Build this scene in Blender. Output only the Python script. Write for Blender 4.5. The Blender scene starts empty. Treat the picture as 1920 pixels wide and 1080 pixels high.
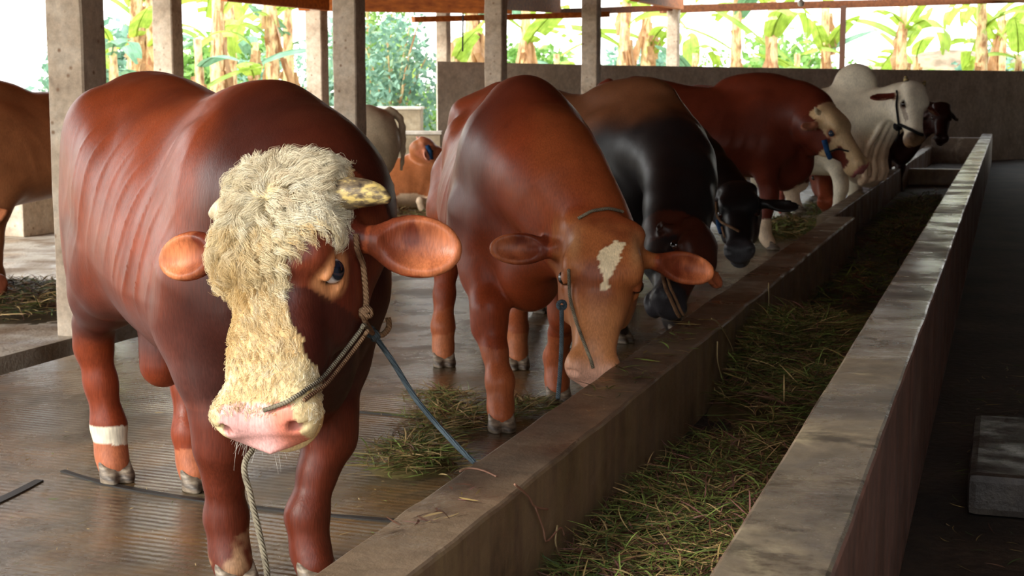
import bpy, bmesh, math, random, time
import numpy as np
import openvdb
from mathutils import Vector, Matrix
T0 = time.time()
random.seed(7)
RNG = np.random.default_rng(11)
SC = bpy.context.scene
COL = SC.collection

# ------------------------------------------------------------------ camera
F = 2800.0; CH = 1.55; VPX, VPY = 1888.0, 176.0
PITCH = math.atan((540 - VPY) / F)
YAW = math.atan((VPX - 960) / (F * math.cos(PITCH) + (540 - VPY) * math.sin(PITCH)))
FW = np.array([-math.sin(YAW) * math.cos(PITCH), math.cos(YAW) * math.cos(PITCH), -math.sin(PITCH)])
RT = np.array([math.cos(YAW), math.sin(YAW), 0.0])
UP = np.cross(RT, FW)
CAMP = np.array([0, 0, CH])
cd = bpy.data.cameras.new('camera'); cam = bpy.data.objects.new('camera', cd); COL.objects.link(cam)
cam.matrix_world = Matrix(((RT[0], UP[0], -FW[0], 0), (RT[1], UP[1], -FW[1], 0), (RT[2], UP[2], -FW[2], CH), (0, 0, 0, 1)))
cd.sensor_width = 36; cd.lens = F / 1920 * 36; cd.clip_end = 400
cd.dof.use_dof = True; cd.dof.focus_distance = 4.6; cd.dof.aperture_fstop = 9.0
SC.camera = cam

# ------------------------------------------------------------------ world and light
w = bpy.data.worlds.new('world'); SC.world = w; w.use_nodes = True
nt = w.node_tree; bg = nt.nodes['Background']
tc = nt.nodes.new('ShaderNodeTexCoord'); sx = nt.nodes.new('ShaderNodeSeparateXYZ'); cr = nt.nodes.new('ShaderNodeValToRGB')
nt.links.new(tc.outputs['Generated'], sx.inputs[0]); nt.links.new(sx.outputs['Z'], cr.inputs['Fac'])
cr.color_ramp.elements[0].position = 0.0; cr.color_ramp.elements[0].color = (1.0, 0.98, 0.93, 1)
cr.color_ramp.elements[1].position = 0.6; cr.color_ramp.elements[1].color = (0.86, 0.93, 1.0, 1)
nt.links.new(cr.outputs[0], bg.inputs['Color']); bg.inputs['Strength'].default_value = 2.2
sl = bpy.data.lights.new('sun', 'SUN'); sun = bpy.data.objects.new('sun', sl); COL.objects.link(sun)
sl.energy = 2.0; sl.angle = math.radians(14); sl.color = (1.0, 0.93, 0.82)
sdir = Vector((-0.56, -0.80, 0.50)).normalized()       # towards the sun, low behind the camera on its left
sun.rotation_euler = sdir.to_track_quat('Z', 'Y').to_euler()
SC.view_settings.view_transform = 'Standard'; SC.view_settings.look = 'None'
SC.view_settings.gamma = 1.0; SC.view_settings.use_curve_mapping = False
SC.view_settings.exposure = .9
SC.cycles.max_bounces = 6; SC.cycles.use_denoising = True

# ------------------------------------------------------------------ helpers
def ray(x, y): return FW * F + RT * (x - 960) + UP * (540 - y)
def atz(x, y, z=0.0): r = ray(x, y); return CAMP + r * (z - CH) / r[2]
def atd(x, y, d): return CAMP + ray(x, y) * d / F
def srgb(r, g, b):
    f = lambda c: ((c / 255) / 12.92) if c / 255 <= .04045 else (((c / 255) + .055) / 1.055) ** 2.4
    return np.array([f(r), f(g), f(b)])
def unit(v): v = np.asarray(v, float); return v / np.linalg.norm(v)
def sstep(a, b, x): t = np.clip((x - a) / (b - a), 0, 1); return t * t * (3 - 2 * t)
def vnoise(P, scale, seed=0):
    """value noise in numpy, -1..1"""
    P = np.asarray(P, np.float64) * scale + 37.7 * (seed + 1)
    i = np.floor(P).astype(np.int64); f = P - i; f = f * f * (3 - 2 * f)
    def h(a, b, c):
        n = (a * 73856093) ^ (b * 19349663) ^ (c * 83492791) ^ (seed * 9973)
        n = (n ^ (n >> 13)) * 1274126177 & 0x7fffffff
        return (n % 65536) / 32768.0 - 1
    r = 0
    for dx in (0, 1):
        for dy in (0, 1):
            for dz in (0, 1):
                wt = (f[:, 0] if dx else 1 - f[:, 0]) * (f[:, 1] if dy else 1 - f[:, 1]) * (f[:, 2] if dz else 1 - f[:, 2])
                r = r + wt * h(i[:, 0] + dx, i[:, 1] + dy, i[:, 2] + dz)
    return r
def fbm(P, scale, seed=0, o=3): return sum(vnoise(P, scale * 2 ** k, seed + k) / 2 ** k for k in range(o))

def mesh_obj(name, V, Fc, mat=None, parent=None, col=None, smooth=True):
    me = bpy.data.meshes.new(name)
    V = np.asarray(V, np.float32)
    if isinstance(Fc, np.ndarray) and Fc.ndim == 2:
        n, k = Fc.shape
        me.vertices.add(len(V)); me.vertices.foreach_set('co', V.ravel())
        me.loops.add(n * k); me.loops.foreach_set('vertex_index', Fc.astype(np.int32).ravel())
        me.polygons.add(n); me.polygons.foreach_set('loop_start', np.arange(n, dtype=np.int32) * k)
        me.update(calc_edges=True)
    else:
        me.from_pydata([tuple(v) for v in V], [], [tuple(f) for f in Fc])
    if smooth: me.polygons.foreach_set('use_smooth', np.ones(len(me.polygons), bool))
    if col is not None:
        a = me.color_attributes.new('Col', 'FLOAT_COLOR', 'POINT')
        c = np.ones((len(V), 4), np.float32); c[:, :3] = col
        a.data.foreach_set('color', c.ravel())
    if mat: me.materials.append(mat)
    me.validate(); me.update()
    o = bpy.data.objects.new(name, me); COL.objects.link(o)
    if parent: o.parent = parent
    return o
def tag(o, label=None, cat=None, group=None, kind=None):
    if label: o['label'] = label
    if cat: o['category'] = cat
    if group: o['group'] = group
    if kind: o['kind'] = kind
    return o
def empty(name, loc=(0, 0, 0), rz=0.0, label=None, cat=None, group=None):
    o = bpy.data.objects.new(name, None); COL.objects.link(o); o.location = tuple(float(v) for v in loc); o.rotation_euler = (0, 0, rz)
    return tag(o, label, cat, group)

class MB:
    def __init__(s): s.V = []; s.F = []; s.C = []; s.n = 0
    def add(s, V, Fc, col=None):
        V = np.asarray(V, float); s.V.append(V)
        s.F += [tuple(int(i) + s.n for i in f) for f in Fc]; s.n += len(V)
        s.C.append(np.tile(np.asarray(col if col is not None else (1, 1, 1), float), (len(V), 1)) if np.ndim(col) < 2 else np.asarray(col))
        return s
    def box(s, a, b, bev=0.0, col=None, jit=0.0):
        (x0, y0, z0), (x1, y1, z1) = a, b
        bm = bmesh.new(); bmesh.ops.create_cube(bm, size=1)
        for v in bm.verts: v.co = Vector(((v.co.x + .5) * (x1 - x0) + x0, (v.co.y + .5) * (y1 - y0) + y0, (v.co.z + .5) * (z1 - z0) + z0))
        if bev: bmesh.ops.bevel(bm, geom=bm.edges[:], offset=bev, segments=2, affect='EDGES', profile=.6)
        bm.verts.index_update(); s.add([v.co[:] for v in bm.verts], [[v.index for v in f.verts] for f in bm.faces], col); bm.free(); return s
    def tube(s, pts, r, n=8, col=None, twist=0.0, cap=True):
        pts = np.asarray(pts, float); m = len(pts); r = np.broadcast_to(r, (m,)) if np.ndim(r) <= 1 else r
        t = np.gradient(pts, axis=0); t /= np.linalg.norm(t, axis=1)[:, None] + 1e-9
        u = np.cross(t[0], [0, 0, 1.0]); u = np.cross(t[0], [1.0, 0, 0]) if np.linalg.norm(u) < .1 else u; u = unit(u)
        V = []
        for i in range(m):
            u = u - t[i] * (u @ t[i]); u = unit(u); v = np.cross(t[i], u)
            for k in range(n):
                a = 2 * math.pi * k / n + twist * i; V.append(pts[i] + r[i] * (math.cos(a) * u + math.sin(a) * v))
        Fc = [(i * n + k, i * n + (k + 1) % n, (i + 1) * n + (k + 1) % n, (i + 1) * n + k) for i in range(m - 1) for k in range(n)]
        if cap: Fc += [tuple(range(n - 1, -1, -1)), tuple((m - 1) * n + k for k in range(n))]
        return s.add(V, Fc, col)
    def build(s, name, mat=None, parent=None, smooth=False, col=False):
        return mesh_obj(name, np.concatenate(s.V), s.F, mat, parent, np.concatenate(s.C) if col else None, smooth)
def spline(P, n=24):
    P = np.asarray(P, float); m = len(P)
    if m == 2: return P[0] + (P[1] - P[0]) * np.linspace(0, 1, n)[:, None]
    out = []
    for t in np.linspace(0, m - 1, n):
        i = min(int(t), m - 2); f = t - i
        p0 = P[max(i - 1, 0)]; p1 = P[i]; p2 = P[i + 1]; p3 = P[min(i + 2, m - 1)]
        out.append(.5 * ((2 * p1) + (-p0 + p2) * f + (2 * p0 - 5 * p1 + 4 * p2 - p3) * f * f + (-p0 + 3 * p1 - 3 * p2 + p3) * f ** 3))
    return np.array(out)

# ------------------------------------------------------------------ materials
class Mat:
    def __init__(s, name, rough=.6, spec=.5):
        s.m = bpy.data.materials.new(name); s.m.use_nodes = True; s.nt = s.m.node_tree; s.b = s.nt.nodes['Principled BSDF']
        s.b.inputs['Roughness'].default_value = rough; s.b.inputs['Specular IOR Level'].default_value = spec
        s.tc = s.nt.nodes.new('ShaderNodeTexCoord')
    def n(s, t, **k):
        x = s.nt.nodes.new(t)
        for a, v in k.items():
            if a in x.inputs: x.inputs[a].default_value = v
            else: setattr(x, a, v)
        return x
    def l(s, a, b): s.nt.links.new(a, b)
    def mapping(s, scale=(1, 1, 1), rot=(0, 0, 0), coord='Object'):
        mp = s.n('ShaderNodeMapping'); mp.inputs['Scale'].default_value = scale; mp.inputs['Rotation'].default_value = rot
        s.l(s.tc.outputs[coord], mp.inputs['Vector']); return mp.outputs[0]
    def noise(s, scale, detail=4, vec=None, rough=.55, dist=0.0):
        x = s.n('ShaderNodeTexNoise'); x.inputs['Scale'].default_value = scale; x.inputs['Detail'].default_value = detail
        x.inputs['Roughness'].default_value = rough; x.inputs['Distortion'].default_value = dist
        s.l(vec if vec is not None else s.tc.outputs['Object'], x.inputs['Vector']); return x.outputs['Fac']
    def ramp(s, fac, stops):
        x = s.n('ShaderNodeValToRGB'); e = x.color_ramp.elements
        while len(e) < len(stops): e.new(.5)
        for el, (p_, c) in zip(e, stops): el.position = p_; el.color = (*[float(v) for v in (c if np.ndim(c) else (c, c, c))], 1)
        s.l(fac, x.inputs['Fac']); return x.outputs['Color']
    def mix(s, fac, a, b, mode='MIX'):
        x = s.n('ShaderNodeMix'); x.data_type = 'RGBA'; x.blend_type = mode
        for v, sock in ((fac, x.inputs['Factor']), (a, x.inputs[6]), (b, x.inputs[7])):
            if hasattr(v, 'links') or isinstance(v, bpy.types.NodeSocket): s.l(v, sock)
            else: sock.default_value = v if sock == x.inputs['Factor'] or np.ndim(v) == 0 else (*[float(q) for q in v], 1)
        return x.outputs[2]
    def color(s, c):
        if isinstance(c, bpy.types.NodeSocket): s.l(c, s.b.inputs['Base Color'])
        else: s.b.inputs['Base Color'].default_value = (*[float(v) for v in c], 1)
        return s
    def rough(s, c): s.l(c, s.b.inputs['Roughness']); return s
    def bump(s, h, strength=.3, dist=.01, prev=None):
        x = s.n('ShaderNodeBump'); x.inputs['Strength'].default_value = strength; x.inputs['Distance'].default_value = dist
        s.l(h, x.inputs['Height'])
        if prev is not None: s.l(prev, x.inputs['Normal'])
        s.l(x.outputs[0], s.b.inputs['Normal']); return x.outputs[0]
    def vcol(s): x = s.n('ShaderNodeVertexColor'); x.layer_name = 'Col'; return x.outputs['Color']

def fur_mat(name, rough=.42, sheen=.12):
    m = Mat(name, rough, .22)
    v = m.mapping((60, 60, 7)); f = m.noise(3.0, 3, v); f2 = m.noise(9, 4)
    c = m.mix(m.ramp(f, [(.3, .74), (.7, 1.2)]), (0, 0, 0), m.vcol(), 'MIX')
    c = m.mix(1.0, m.vcol(), m.ramp(f, [(.3, .78), (.7, 1.18)]), 'MULTIPLY')
    c = m.mix(1.0, c, m.ramp(f2, [(.3, .85), (.7, 1.1)]), 'MULTIPLY')
    m.color(c)
    m.rough(m.ramp(m.noise(5, 4), [(.3, rough - .07), (.75, rough + .12)]))
    m.bump(f, .22, .004)
    m.b.inputs['Sheen Weight'].default_value = sheen; m.b.inputs['Sheen Roughness'].default_value = .5
    m.b.inputs['Sheen Tint'].default_value = (.8, .75, .75, 1)
    return m.m
FUR = fur_mat('short_coat', .38, .0); 
FUR_M = fur_mat('matt_coat', .6, .05)
m = Mat('curly_hair', .5, .35); m.color(m.vcol()); HAIRM = m.m
m = Mat('eyeball', .08, .7); m.color(m.vcol()); EYEM = m.m
m = Mat('horn', .45, .4)
m.color(m.ramp(m.noise(26, 5, m.mapping((1, 1, 2.2))), [(.35, srgb(58, 48, 40)), (.5, srgb(120, 104, 78)), (.62, srgb(205, 180, 110))])); m.bump(m.noise(30), .5, .004); HORN = m.m
m = Mat('pale_horn', .5, .4); m.color(m.ramp(m.noise(22, 4), [(.35, srgb(150, 130, 98)), (.65, srgb(225, 212, 180))])); m.bump(m.noise(30), .4, .003); HORNP = m.m
m = Mat('hoof', .5, .4); m.color(m.ramp(m.noise(14, 5, m.mapping((1, 1, 4))), [(.35, srgb(58, 48, 40)), (.55, srgb(118, 104, 88)), (.75, srgb(172, 160, 140))])); m.bump(m.noise(40), .5, .004); HOOFM = m.m
def rope_mat(name, a, b):
    m = Mat(name, .85, .2); wv = m.n('ShaderNodeTexWave'); wv.inputs['Scale'].default_value = 55; wv.inputs['Distortion'].default_value = 2.5; wv.bands_direction = 'DIAGONAL'
    m.l(m.tc.outputs['Object'], wv.inputs['Vector'])
    m.color(m.mix(m.ramp(m.noise(12, 4), [(.35, 0.), (.65, 1.)]), a, b)); m.bump(wv.outputs['Fac'], .8, .004); return m.m
ROPE_T = rope_mat('tan_rope', srgb(150, 118, 88), srgb(110, 80, 58))
ROPE_G = rope_mat('grey_rope', srgb(150, 140, 118), srgb(98, 90, 76))
ROPE_B = rope_mat('blue_grey_rope', srgb(95, 110, 118), srgb(60, 72, 80))
ROPE_BL = rope_mat('blue_rope', srgb(40, 85, 135), srgb(30, 60, 100))
ROPE_K = rope_mat('black_rope', srgb(38, 36, 36), srgb(20, 20, 22))

def concrete(name, cols, rough=(.35, .8), scale=1.0, bump=.35, streak=None, spots=None):
    m = Mat(name, .7, .45)
    a = m.noise(2.2 * scale, 6, rough=.65); b = m.noise(14 * scale, 6, rough=.7)
    c = m.ramp(a, [(.30, cols[0]), (.5, cols[1]), (.68, cols[2])])
    c = m.mix(1.0, c, m.ramp(b, [(.3, .72), (.7, 1.2)]), 'MULTIPLY')
    if streak is not None:
        st = m.noise(1.0, 5, m.mapping((9, 9, .9)), .6)
        c = m.mix(m.ramp(st, [(.42, 0.), (.68, .75)]), c, streak)
    if spots is not None:
        vo = m.n('ShaderNodeTexVoronoi'); vo.inputs['Scale'].default_value = spots[0]; m.l(m.tc.outputs['Object'], vo.inputs['Vector'])
        c = m.mix(m.ramp(vo.outputs['Distance'], [(.06, 1.), (.17, 0.)]), c, spots[1])
    m.color(c); m.rough(m.ramp(m.noise(3.1 * scale, 5), [(.35, rough[0]), (.65, rough[1])]))
    m.bump(b, bump, .012); return m

# ------------------------------------------------------------------ the floor and shell
def box_structure(name, a, b, mat, bev=0):
    o = MB().box(a, b, bev).build(name, mat); return tag(o, kind='structure')

fl = Mat('wet_concrete_floor', .3, .5)
n1 = fl.noise(.9, 6, rough=.6, dist=.3); n2 = fl.noise(7, 6, rough=.7); n3 = fl.noise(34, 5, rough=.75)
c = fl.ramp(n1, [(.32, srgb(66, 58, 48)), (.46, srgb(108, 98, 82)), (.58, srgb(130, 102, 66)), (.7, srgb(104, 98, 86))])
c = fl.mix(1.0, c, fl.ramp(n2, [(.3, .62), (.7, 1.3)]), 'MULTIPLY')
c = fl.mix(fl.ramp(n3, [(.66, 0.), (.74, .5)]), c, srgb(165, 148, 112))
c = fl.mix(1.0, c, srgb(214, 206, 192), 'MULTIPLY'); fl.color(c)
fl.rough(fl.ramp(fl.noise(1.6, 6, rough=.65), [(.38, .07), (.62, .40)]))
wv = fl.n('ShaderNodeTexWave'); wv.inputs['Scale'].default_value = 7.5; wv.inputs['Distortion'].default_value = .9; wv.inputs['Detail'].default_value = 2; wv.bands_direction = 'Y'
fl.l(fl.mapping((1, 1, 1), (0, 0, math.radians(4))), wv.inputs['Vector'])
b1 = fl.bump(wv.outputs['Fac'], .25, .005); b2 = fl.bump(n2, .35, .012, b1); fl.bump(n3, .25, .006, b2)
FLOORM = fl.m
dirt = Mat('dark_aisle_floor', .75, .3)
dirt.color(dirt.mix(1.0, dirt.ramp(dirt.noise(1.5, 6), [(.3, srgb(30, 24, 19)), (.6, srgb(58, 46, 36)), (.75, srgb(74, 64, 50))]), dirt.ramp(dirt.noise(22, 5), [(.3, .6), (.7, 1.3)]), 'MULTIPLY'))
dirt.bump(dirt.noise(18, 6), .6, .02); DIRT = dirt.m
strawm = Mat('strawy_ground', .8, .3)
strawm.color(strawm.mix(strawm.ramp(strawm.noise(2.2, 6), [(.4, 0.), (.6, 1.)]), srgb(118, 98, 76), srgb(168, 158, 142)))
strawm.rough(strawm.ramp(strawm.noise(2.0, 5), [(.4, .25), (.6, .8)])); strawm.bump(strawm.noise(30, 6), .7, .02); STRAW = strawm.m
ground = Mat('outdoor_ground', .95, .2)
ground.color(ground.ramp(ground.noise(.35, 6), [(.35, srgb(150, 128, 100)), (.55, srgb(170, 160, 125)), (.7, srgb(120, 140, 80))])); ground.bump(ground.noise(4, 6), .8, .1); GROUND = ground.m

# near floor, cut by the drain channel on its left
dr = [atz(0, 712)[:2], atz(120, 656)[:2], atz(345, 640)[:2]]
ch_dir = unit(np.array([-.45, -1.0])); 
# drain channel runs along Y at X about -5.4 (building axis)
box_structure('floor', (-5.25, -3, -.30), (-1.44, 40, 0), FLOORM)
box_structure('floor.001', (-5.62, -3, -.45), (-5.25, 40, -.26), DIRT)      # drain bottom
box_structure('floor.002', (-17, -3, -.30), (-5.62, 40, .0), STRAW)          # left pens
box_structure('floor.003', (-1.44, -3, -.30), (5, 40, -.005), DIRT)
g = MB().box((-60, 40, -.5), (60, 140, -.1)); g.box((-60, -3, -.5), (-17, 40, -.1)); tag(g.build('ground', GROUND), kind='structure')
for nm, a, b in (('floor.004', (-60, -30, -.5), (60, -3, -.1)),): box_structure(nm, a, b, GROUND)

roofm = Mat('roof_boards', .7, .3); roofm.color(roofm.mix(1.0, roofm.ramp(roofm.noise(3, 5, roofm.mapping((1, .12, 1))), [(.3, srgb(120, 62, 26)), (.7, srgb(178, 98, 42))]), roofm.ramp(roofm.noise(30, 3, roofm.mapping((1, .1, 1))), [(.3, .8), (.7, 1.1)]), 'MULTIPLY')); ROOFM = roofm.m
ROOFZ = 3.75
rp = [(-10.5, .6), (6, .6), (6, 46), (.6, 39.6), (-3.4, 33.4), (-7.2, 27.8), (-10.5, 24.2)]
V = [(x, y, ROOFZ) for x, y in rp] + [(x, y, ROOFZ + .06) for x, y in rp]; k = len(rp)
tag(mesh_obj('ceiling', V, [tuple(range(k - 1, -1, -1)), tuple(range(k, 2 * k))] + [(i, (i + 1) % k, k + (i + 1) % k, k + i) for i in range(k)], ROOFM, smooth=False), kind='structure')

WALLM = concrete('grey_render', (srgb(182, 170, 152), srgb(206, 196, 180), srgb(222, 214, 200)), (.7, .9), .8, .2).m
WPALE = concrete('pale_render', (srgb(190, 184, 172), srgb(214, 208, 198), srgb(228, 224, 214)), (.8, .95), .6, .15).m
# far wall, set at a slant
WP = [atd(820, 115, 25), atd(1130, 122, 27.5), atd(1570, 129, 31.5), atd(1990, 134, 36.7)]
V = []; Fq = []
for i, P in enumerate(WP):
    q = P.copy(); 
    V += [(q[0], q[1], -.1), (q[0], q[1], q[2]), (q[0] - .08, q[1] + .17, q[2]), (q[0] - .08, q[1] + .17, -.1)]
for i in range(3):
    a = i * 4; Fq += [(a, a + 4, a + 5, a + 1), (a + 1, a + 5, a + 6, a + 2), (a + 2, a + 6, a + 7, a + 3)]
Fq += [(0, 1, 2, 3), (15, 14, 13, 12)]
tag(mesh_obj('wall_back', V, Fq, WALLM, smooth=False), kind='structure')
# right hand side wall of the dark aisle
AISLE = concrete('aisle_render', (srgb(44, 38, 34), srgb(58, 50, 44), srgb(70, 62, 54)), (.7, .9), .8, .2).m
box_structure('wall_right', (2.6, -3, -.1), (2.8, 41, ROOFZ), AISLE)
# bright rendered building beyond the left side
lw0 = atd(-400, 100, 26); lw1 = atd(186, 100, 30)
o = MB().box((lw0[0] - 6, lw0[1] - 4, -.1), (lw0[0] - 5.8, lw0[1] + 13, 5)).build('wall_left', WPALE); tag(o, kind='structure')

# ------------------------------------------------------------------ feeding trough
TR_TOP = Mat('trough_concrete', .5, .45)
def trough_mat(name, base, stain, pale, rough, streak=None):
    m = Mat(name, .6, .45)
    a = m.noise(1.7, 7, rough=.65, dist=.6); b = m.noise(11, 6, rough=.72); c3 = m.noise(50, 4)
    c = m.ramp(a, [(.30, stain), (.45, base), (.58, base), (.72, pale)])
    c = m.mix(1.0, c, m.ramp(b, [(.28, .68), (.72, 1.22)]), 'MULTIPLY')
    if streak is not None:
        st = m.noise(1.0, 6, m.mapping((10, 10, .7)), .65); c = m.mix(m.ramp(st, [(.4, 0.), (.7, .8)]), c, streak)
    m.color(c); m.rough(m.ramp(m.noise(2.3, 6, rough=.6), [(.4, rough[0]), (.62, rough[1])]))
    p1 = m.bump(b, .4, .012); m.bump(c3, .3, .003, p1); return m.m
TW1 = trough_mat('trough_side_concrete', srgb(112, 92, 70), srgb(62, 50, 40), srgb(158, 142, 118), (.34, .75), srgb(136, 118, 84))
TW2 = trough_mat('trough_rail_top', srgb(98, 88, 76), srgb(66, 60, 52), srgb(150, 138, 112), (.10, .42))
m = Mat('trough_rail_cap', .5, .5)
a = m.noise(1.7, 7, rough=.65, dist=.6); b = m.noise(12, 6, rough=.72)
c = m.ramp(a, [(.30, srgb(66, 60, 52)), (.43, srgb(96, 88, 78)), (.56, srgb(122, 110, 92)), (.68, srgb(178, 164, 132))])
st_ = m.ramp(m.noise(1.0, 6, m.mapping((2.2, 6.5, 1)), .7), [(.60, 0.), (.66, .8)]); c = m.mix(st_, c, srgb(186, 172, 136)); c = m.mix(m.ramp(m.noise(1.3, 6, m.mapping((2, 3.5, 1)), .7), [(.54, 0.), (.62, .7)]), c, srgb(52, 47, 42))
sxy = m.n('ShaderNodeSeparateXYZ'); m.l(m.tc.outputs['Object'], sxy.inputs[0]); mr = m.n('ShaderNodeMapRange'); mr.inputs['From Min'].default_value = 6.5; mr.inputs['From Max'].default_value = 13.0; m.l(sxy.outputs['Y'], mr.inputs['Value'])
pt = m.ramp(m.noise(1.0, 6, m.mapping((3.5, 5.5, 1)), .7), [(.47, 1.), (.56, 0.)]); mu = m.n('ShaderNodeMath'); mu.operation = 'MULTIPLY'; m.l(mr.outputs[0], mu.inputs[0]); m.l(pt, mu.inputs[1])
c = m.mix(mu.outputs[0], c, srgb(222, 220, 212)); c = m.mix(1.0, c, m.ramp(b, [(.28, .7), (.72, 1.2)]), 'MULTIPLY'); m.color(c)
m.rough(m.ramp(m.noise(2.3, 6, rough=.6), [(.4, .10), (.62, .42)])); m.bump(b, .35, .008); TW2 = m.m
TW3 = trough_mat('trough_outer_face', srgb(150, 108, 92), srgb(108, 78, 66), srgb(172, 136, 118), (.35, .7), srgb(100, 84, 78))
TFL = Mat('trough_bed', .8, .3); TFL.color(TFL.mix(1.0, TFL.ramp(TFL.noise(2, 6), [(.35, srgb(34, 26, 20)), (.6, srgb(56, 44, 32)), (.75, srgb(54, 58, 36))]), TFL.ramp(TFL.noise(30, 5), [(.3, .6), (.7, 1.4)]), 'MULTIPLY')); TFL.bump(TFL.noise(25, 6), .8, .02); TFL = TFL.m

def worn_bar(name, x0, x1, y0, y1, z0, z1, mat, parent, n=160, amp=.0035, bev=.012, facemats=None, wob=.0):
    """long concrete bar along Y with worn, slightly uneven edges"""
    prof = [(x0, z0), (x0, z1 - bev), (x0 + bev * .4, z1 - bev * .35), (x0 + bev, z1), ((x0 + x1) / 2, z1), (x1 - bev, z1), (x1 - bev * .4, z1 - bev * .35), (x1, z1 - bev), (x1, z0)]
    ys = y0 + (y1 - y0) * (np.linspace(0, 1, n) ** 1.5); P = []
    for y in ys:
        for (x, z) in prof: P.append((x, y, z))
    P = np.array(P); k = len(prof)
    ns = np.stack([fbm(P, 3.0, 3), fbm(P, 2.6, 9), fbm(P, 4, 21)], 1)
    top = sstep(z1 - .05, z1, P[:, 2])[:, None]
    P = P + ns * amp * (.35 + top) * np.array([1, 0, .8])
    P[:, 0] += wob * vnoise(P * [0, 1, 0], .9, 5)
    Fq = [(i * k + j, i * k + j + 1, (i + 1) * k + j + 1, (i + 1) * k + j) for i in range(n - 1) for j in range(k - 1)]
    Fq += [tuple(range(k)), tuple((n - 1) * k + j for j in range(k - 1, -1, -1))]
    o = mesh_obj(name, P, Fq, mat, parent, smooth=False)
    if facemats:
        for f in facemats: o.data.materials.append(f)
        for p_ in o.data.polygons:
            if p_.normal.z > .6: p_.material_index = 1
            elif p_.normal.x > .6 and len(facemats) > 1: p_.material_index = 2
    for p_ in o.data.polygons: p_.use_smooth = False
    return o
TW1T = trough_mat('trough_kerb_top', srgb(118, 100, 80), srgb(66, 52, 40), srgb(178, 166, 146), (.22, .6))
tr = empty('feeding_trough', (-.9, 6, 0), 0, 'long low concrete feeding trough with two parallel walls running into the distance', 'feeding trough')
def loc_fix(o):  # keep world coordinates when parented to a moved empty
    o.matrix_parent_inverse = o.parent.matrix_basis.inverted() if o.parent.matrix_basis != Matrix() else Matrix()
    return o
bpy.context.view_layer.update()
def under(o, e): o.parent = e; o.matrix_parent_inverse = Matrix.LocRotScale(e.location, e.rotation_euler, (1, 1, 1)).inverted(); return o
under(worn_bar('trough_kerb', -1.50, -1.27, 1.5, 13.9, -.005, .437, TW1, None, facemats=[TW1T]), tr)
under(worn_bar('trough_kerb', -1.62, -1.47, 13.9, 34, -.005, .437, TW1, None, n=60, facemats=[TW1T]), tr)
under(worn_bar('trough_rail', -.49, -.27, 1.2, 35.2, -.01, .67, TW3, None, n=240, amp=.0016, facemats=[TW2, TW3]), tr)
under(MB().box((-1.27, 1.5, .0), (-.49, 13.9, .08)).box((-1.47, 13.9, 0), (-.49, 34, .08)).build('trough_bed', TFL), tr)
under(MB().box((-1.47, 25.2, .08), (-.49, 25.4, .34), .01).build('cross_wall', TW1), tr)
under(MB().box((-1.5, 33.4, .08), (-.49, 33.7, .62), .01).build('cross_wall', TW1T), tr)

# ------------------------------------------------------------------ pillars
PIL = concrete('pillar_concrete', (srgb(160, 140, 118), srgb(196, 178, 156), srgb(216, 204, 186)), (.7, .9), 1.2, .3, None, (9, srgb(140, 112, 88))).m
def pillar(name, x, y, w, z1, label, group='square concrete pillars holding the roof', z0=0.0, mat=None, rot=0.0):
    rings = 24; V = []; 
    for i in range(rings + 1):
        z = z0 + (z1 - z0) * i / rings
        for sx_, sy_ in ((-1, -1), (1, -1), (1, 1), (-1, 1)):
            b = .012
            for (ax, ay) in (((sx_ * (w / 2), sy_ * (w / 2 - b)), (sx_ * (w / 2 - b), sy_ * (w / 2))) if sx_ * sy_ > 0 else ((sx_ * (w / 2 - b), sy_ * (w / 2)), (sx_ * (w / 2), sy_ * (w / 2 - b)))):
                V.append((ax, ay, z))
    V = np.array(V); V[:, :2] += .005 * np.stack([fbm(V + [x, y, 0], 4, 1), fbm(V + [x, y, 0], 4, 2)], 1)
    k = 8; Fq = [(i * k + j, i * k + (j + 1) % k, (i + 1) * k + (j + 1) % k, (i + 1) * k + j) for i in range(rings) for j in range(k)]
    Fq += [tuple(range(k - 1, -1, -1)), tuple(rings * k + j for j in range(k))]
    o = mesh_obj(name, V, Fq, mat or PIL, smooth=False); o.location = (x, y, 0); o.rotation_euler[2] = rot
    return tag(o, label, 'pillar', group)
def pil_at(px, d, w, label, z1=3.74, dz=0.0, name='concrete_pillar'):
    P = atd(px, 176, d); return pillar(name, P[0], P[1], w, z1, label, z0=dz)
pil_at(146, 9.55, .265, 'square concrete pillar behind the big bull\'s rump, nearest and widest of the pillars')
pil_at(318, 17, .25, 'slim pale concrete pillar rising above the big bull\'s back, second pillar from the left edge')
pil_at(596, 22, .25, 'small distant concrete pillar just left of the pillar above the big bull\'s shoulder')
pil_at(656, 14.6, .245, 'grey concrete pillar above the big bull\'s right shoulder, ending at its neck')
pil_at(930, 20.6, .25, 'concrete pillar rising behind the rump of the red-brown bull with the white star')
pil_at(1108, 25, .27, 'concrete pillar in front of the far wall, between the star-faced bull and the black-backed bull')
pil_at(1261, 31.2, .235, 'thin pale pillar standing at the far wall left of the thin brown pole')
pil_at(832, 25.6, .20, 'short pale pillar at the left end of the far wall')
POLE = Mat('brown_pole', .6, .3); POLE.color(srgb(84, 54, 38)); POLE = POLE.m
P = atd(1577, 176, 33.6); o = MB().box((P[0] - .06, P[1] - .06, 0), (P[0] + .06, P[1] + .06, 3.5)).build('roof_pole', POLE); tag(o, 'thin dark brown pole standing above the far wall', 'pole')

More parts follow.
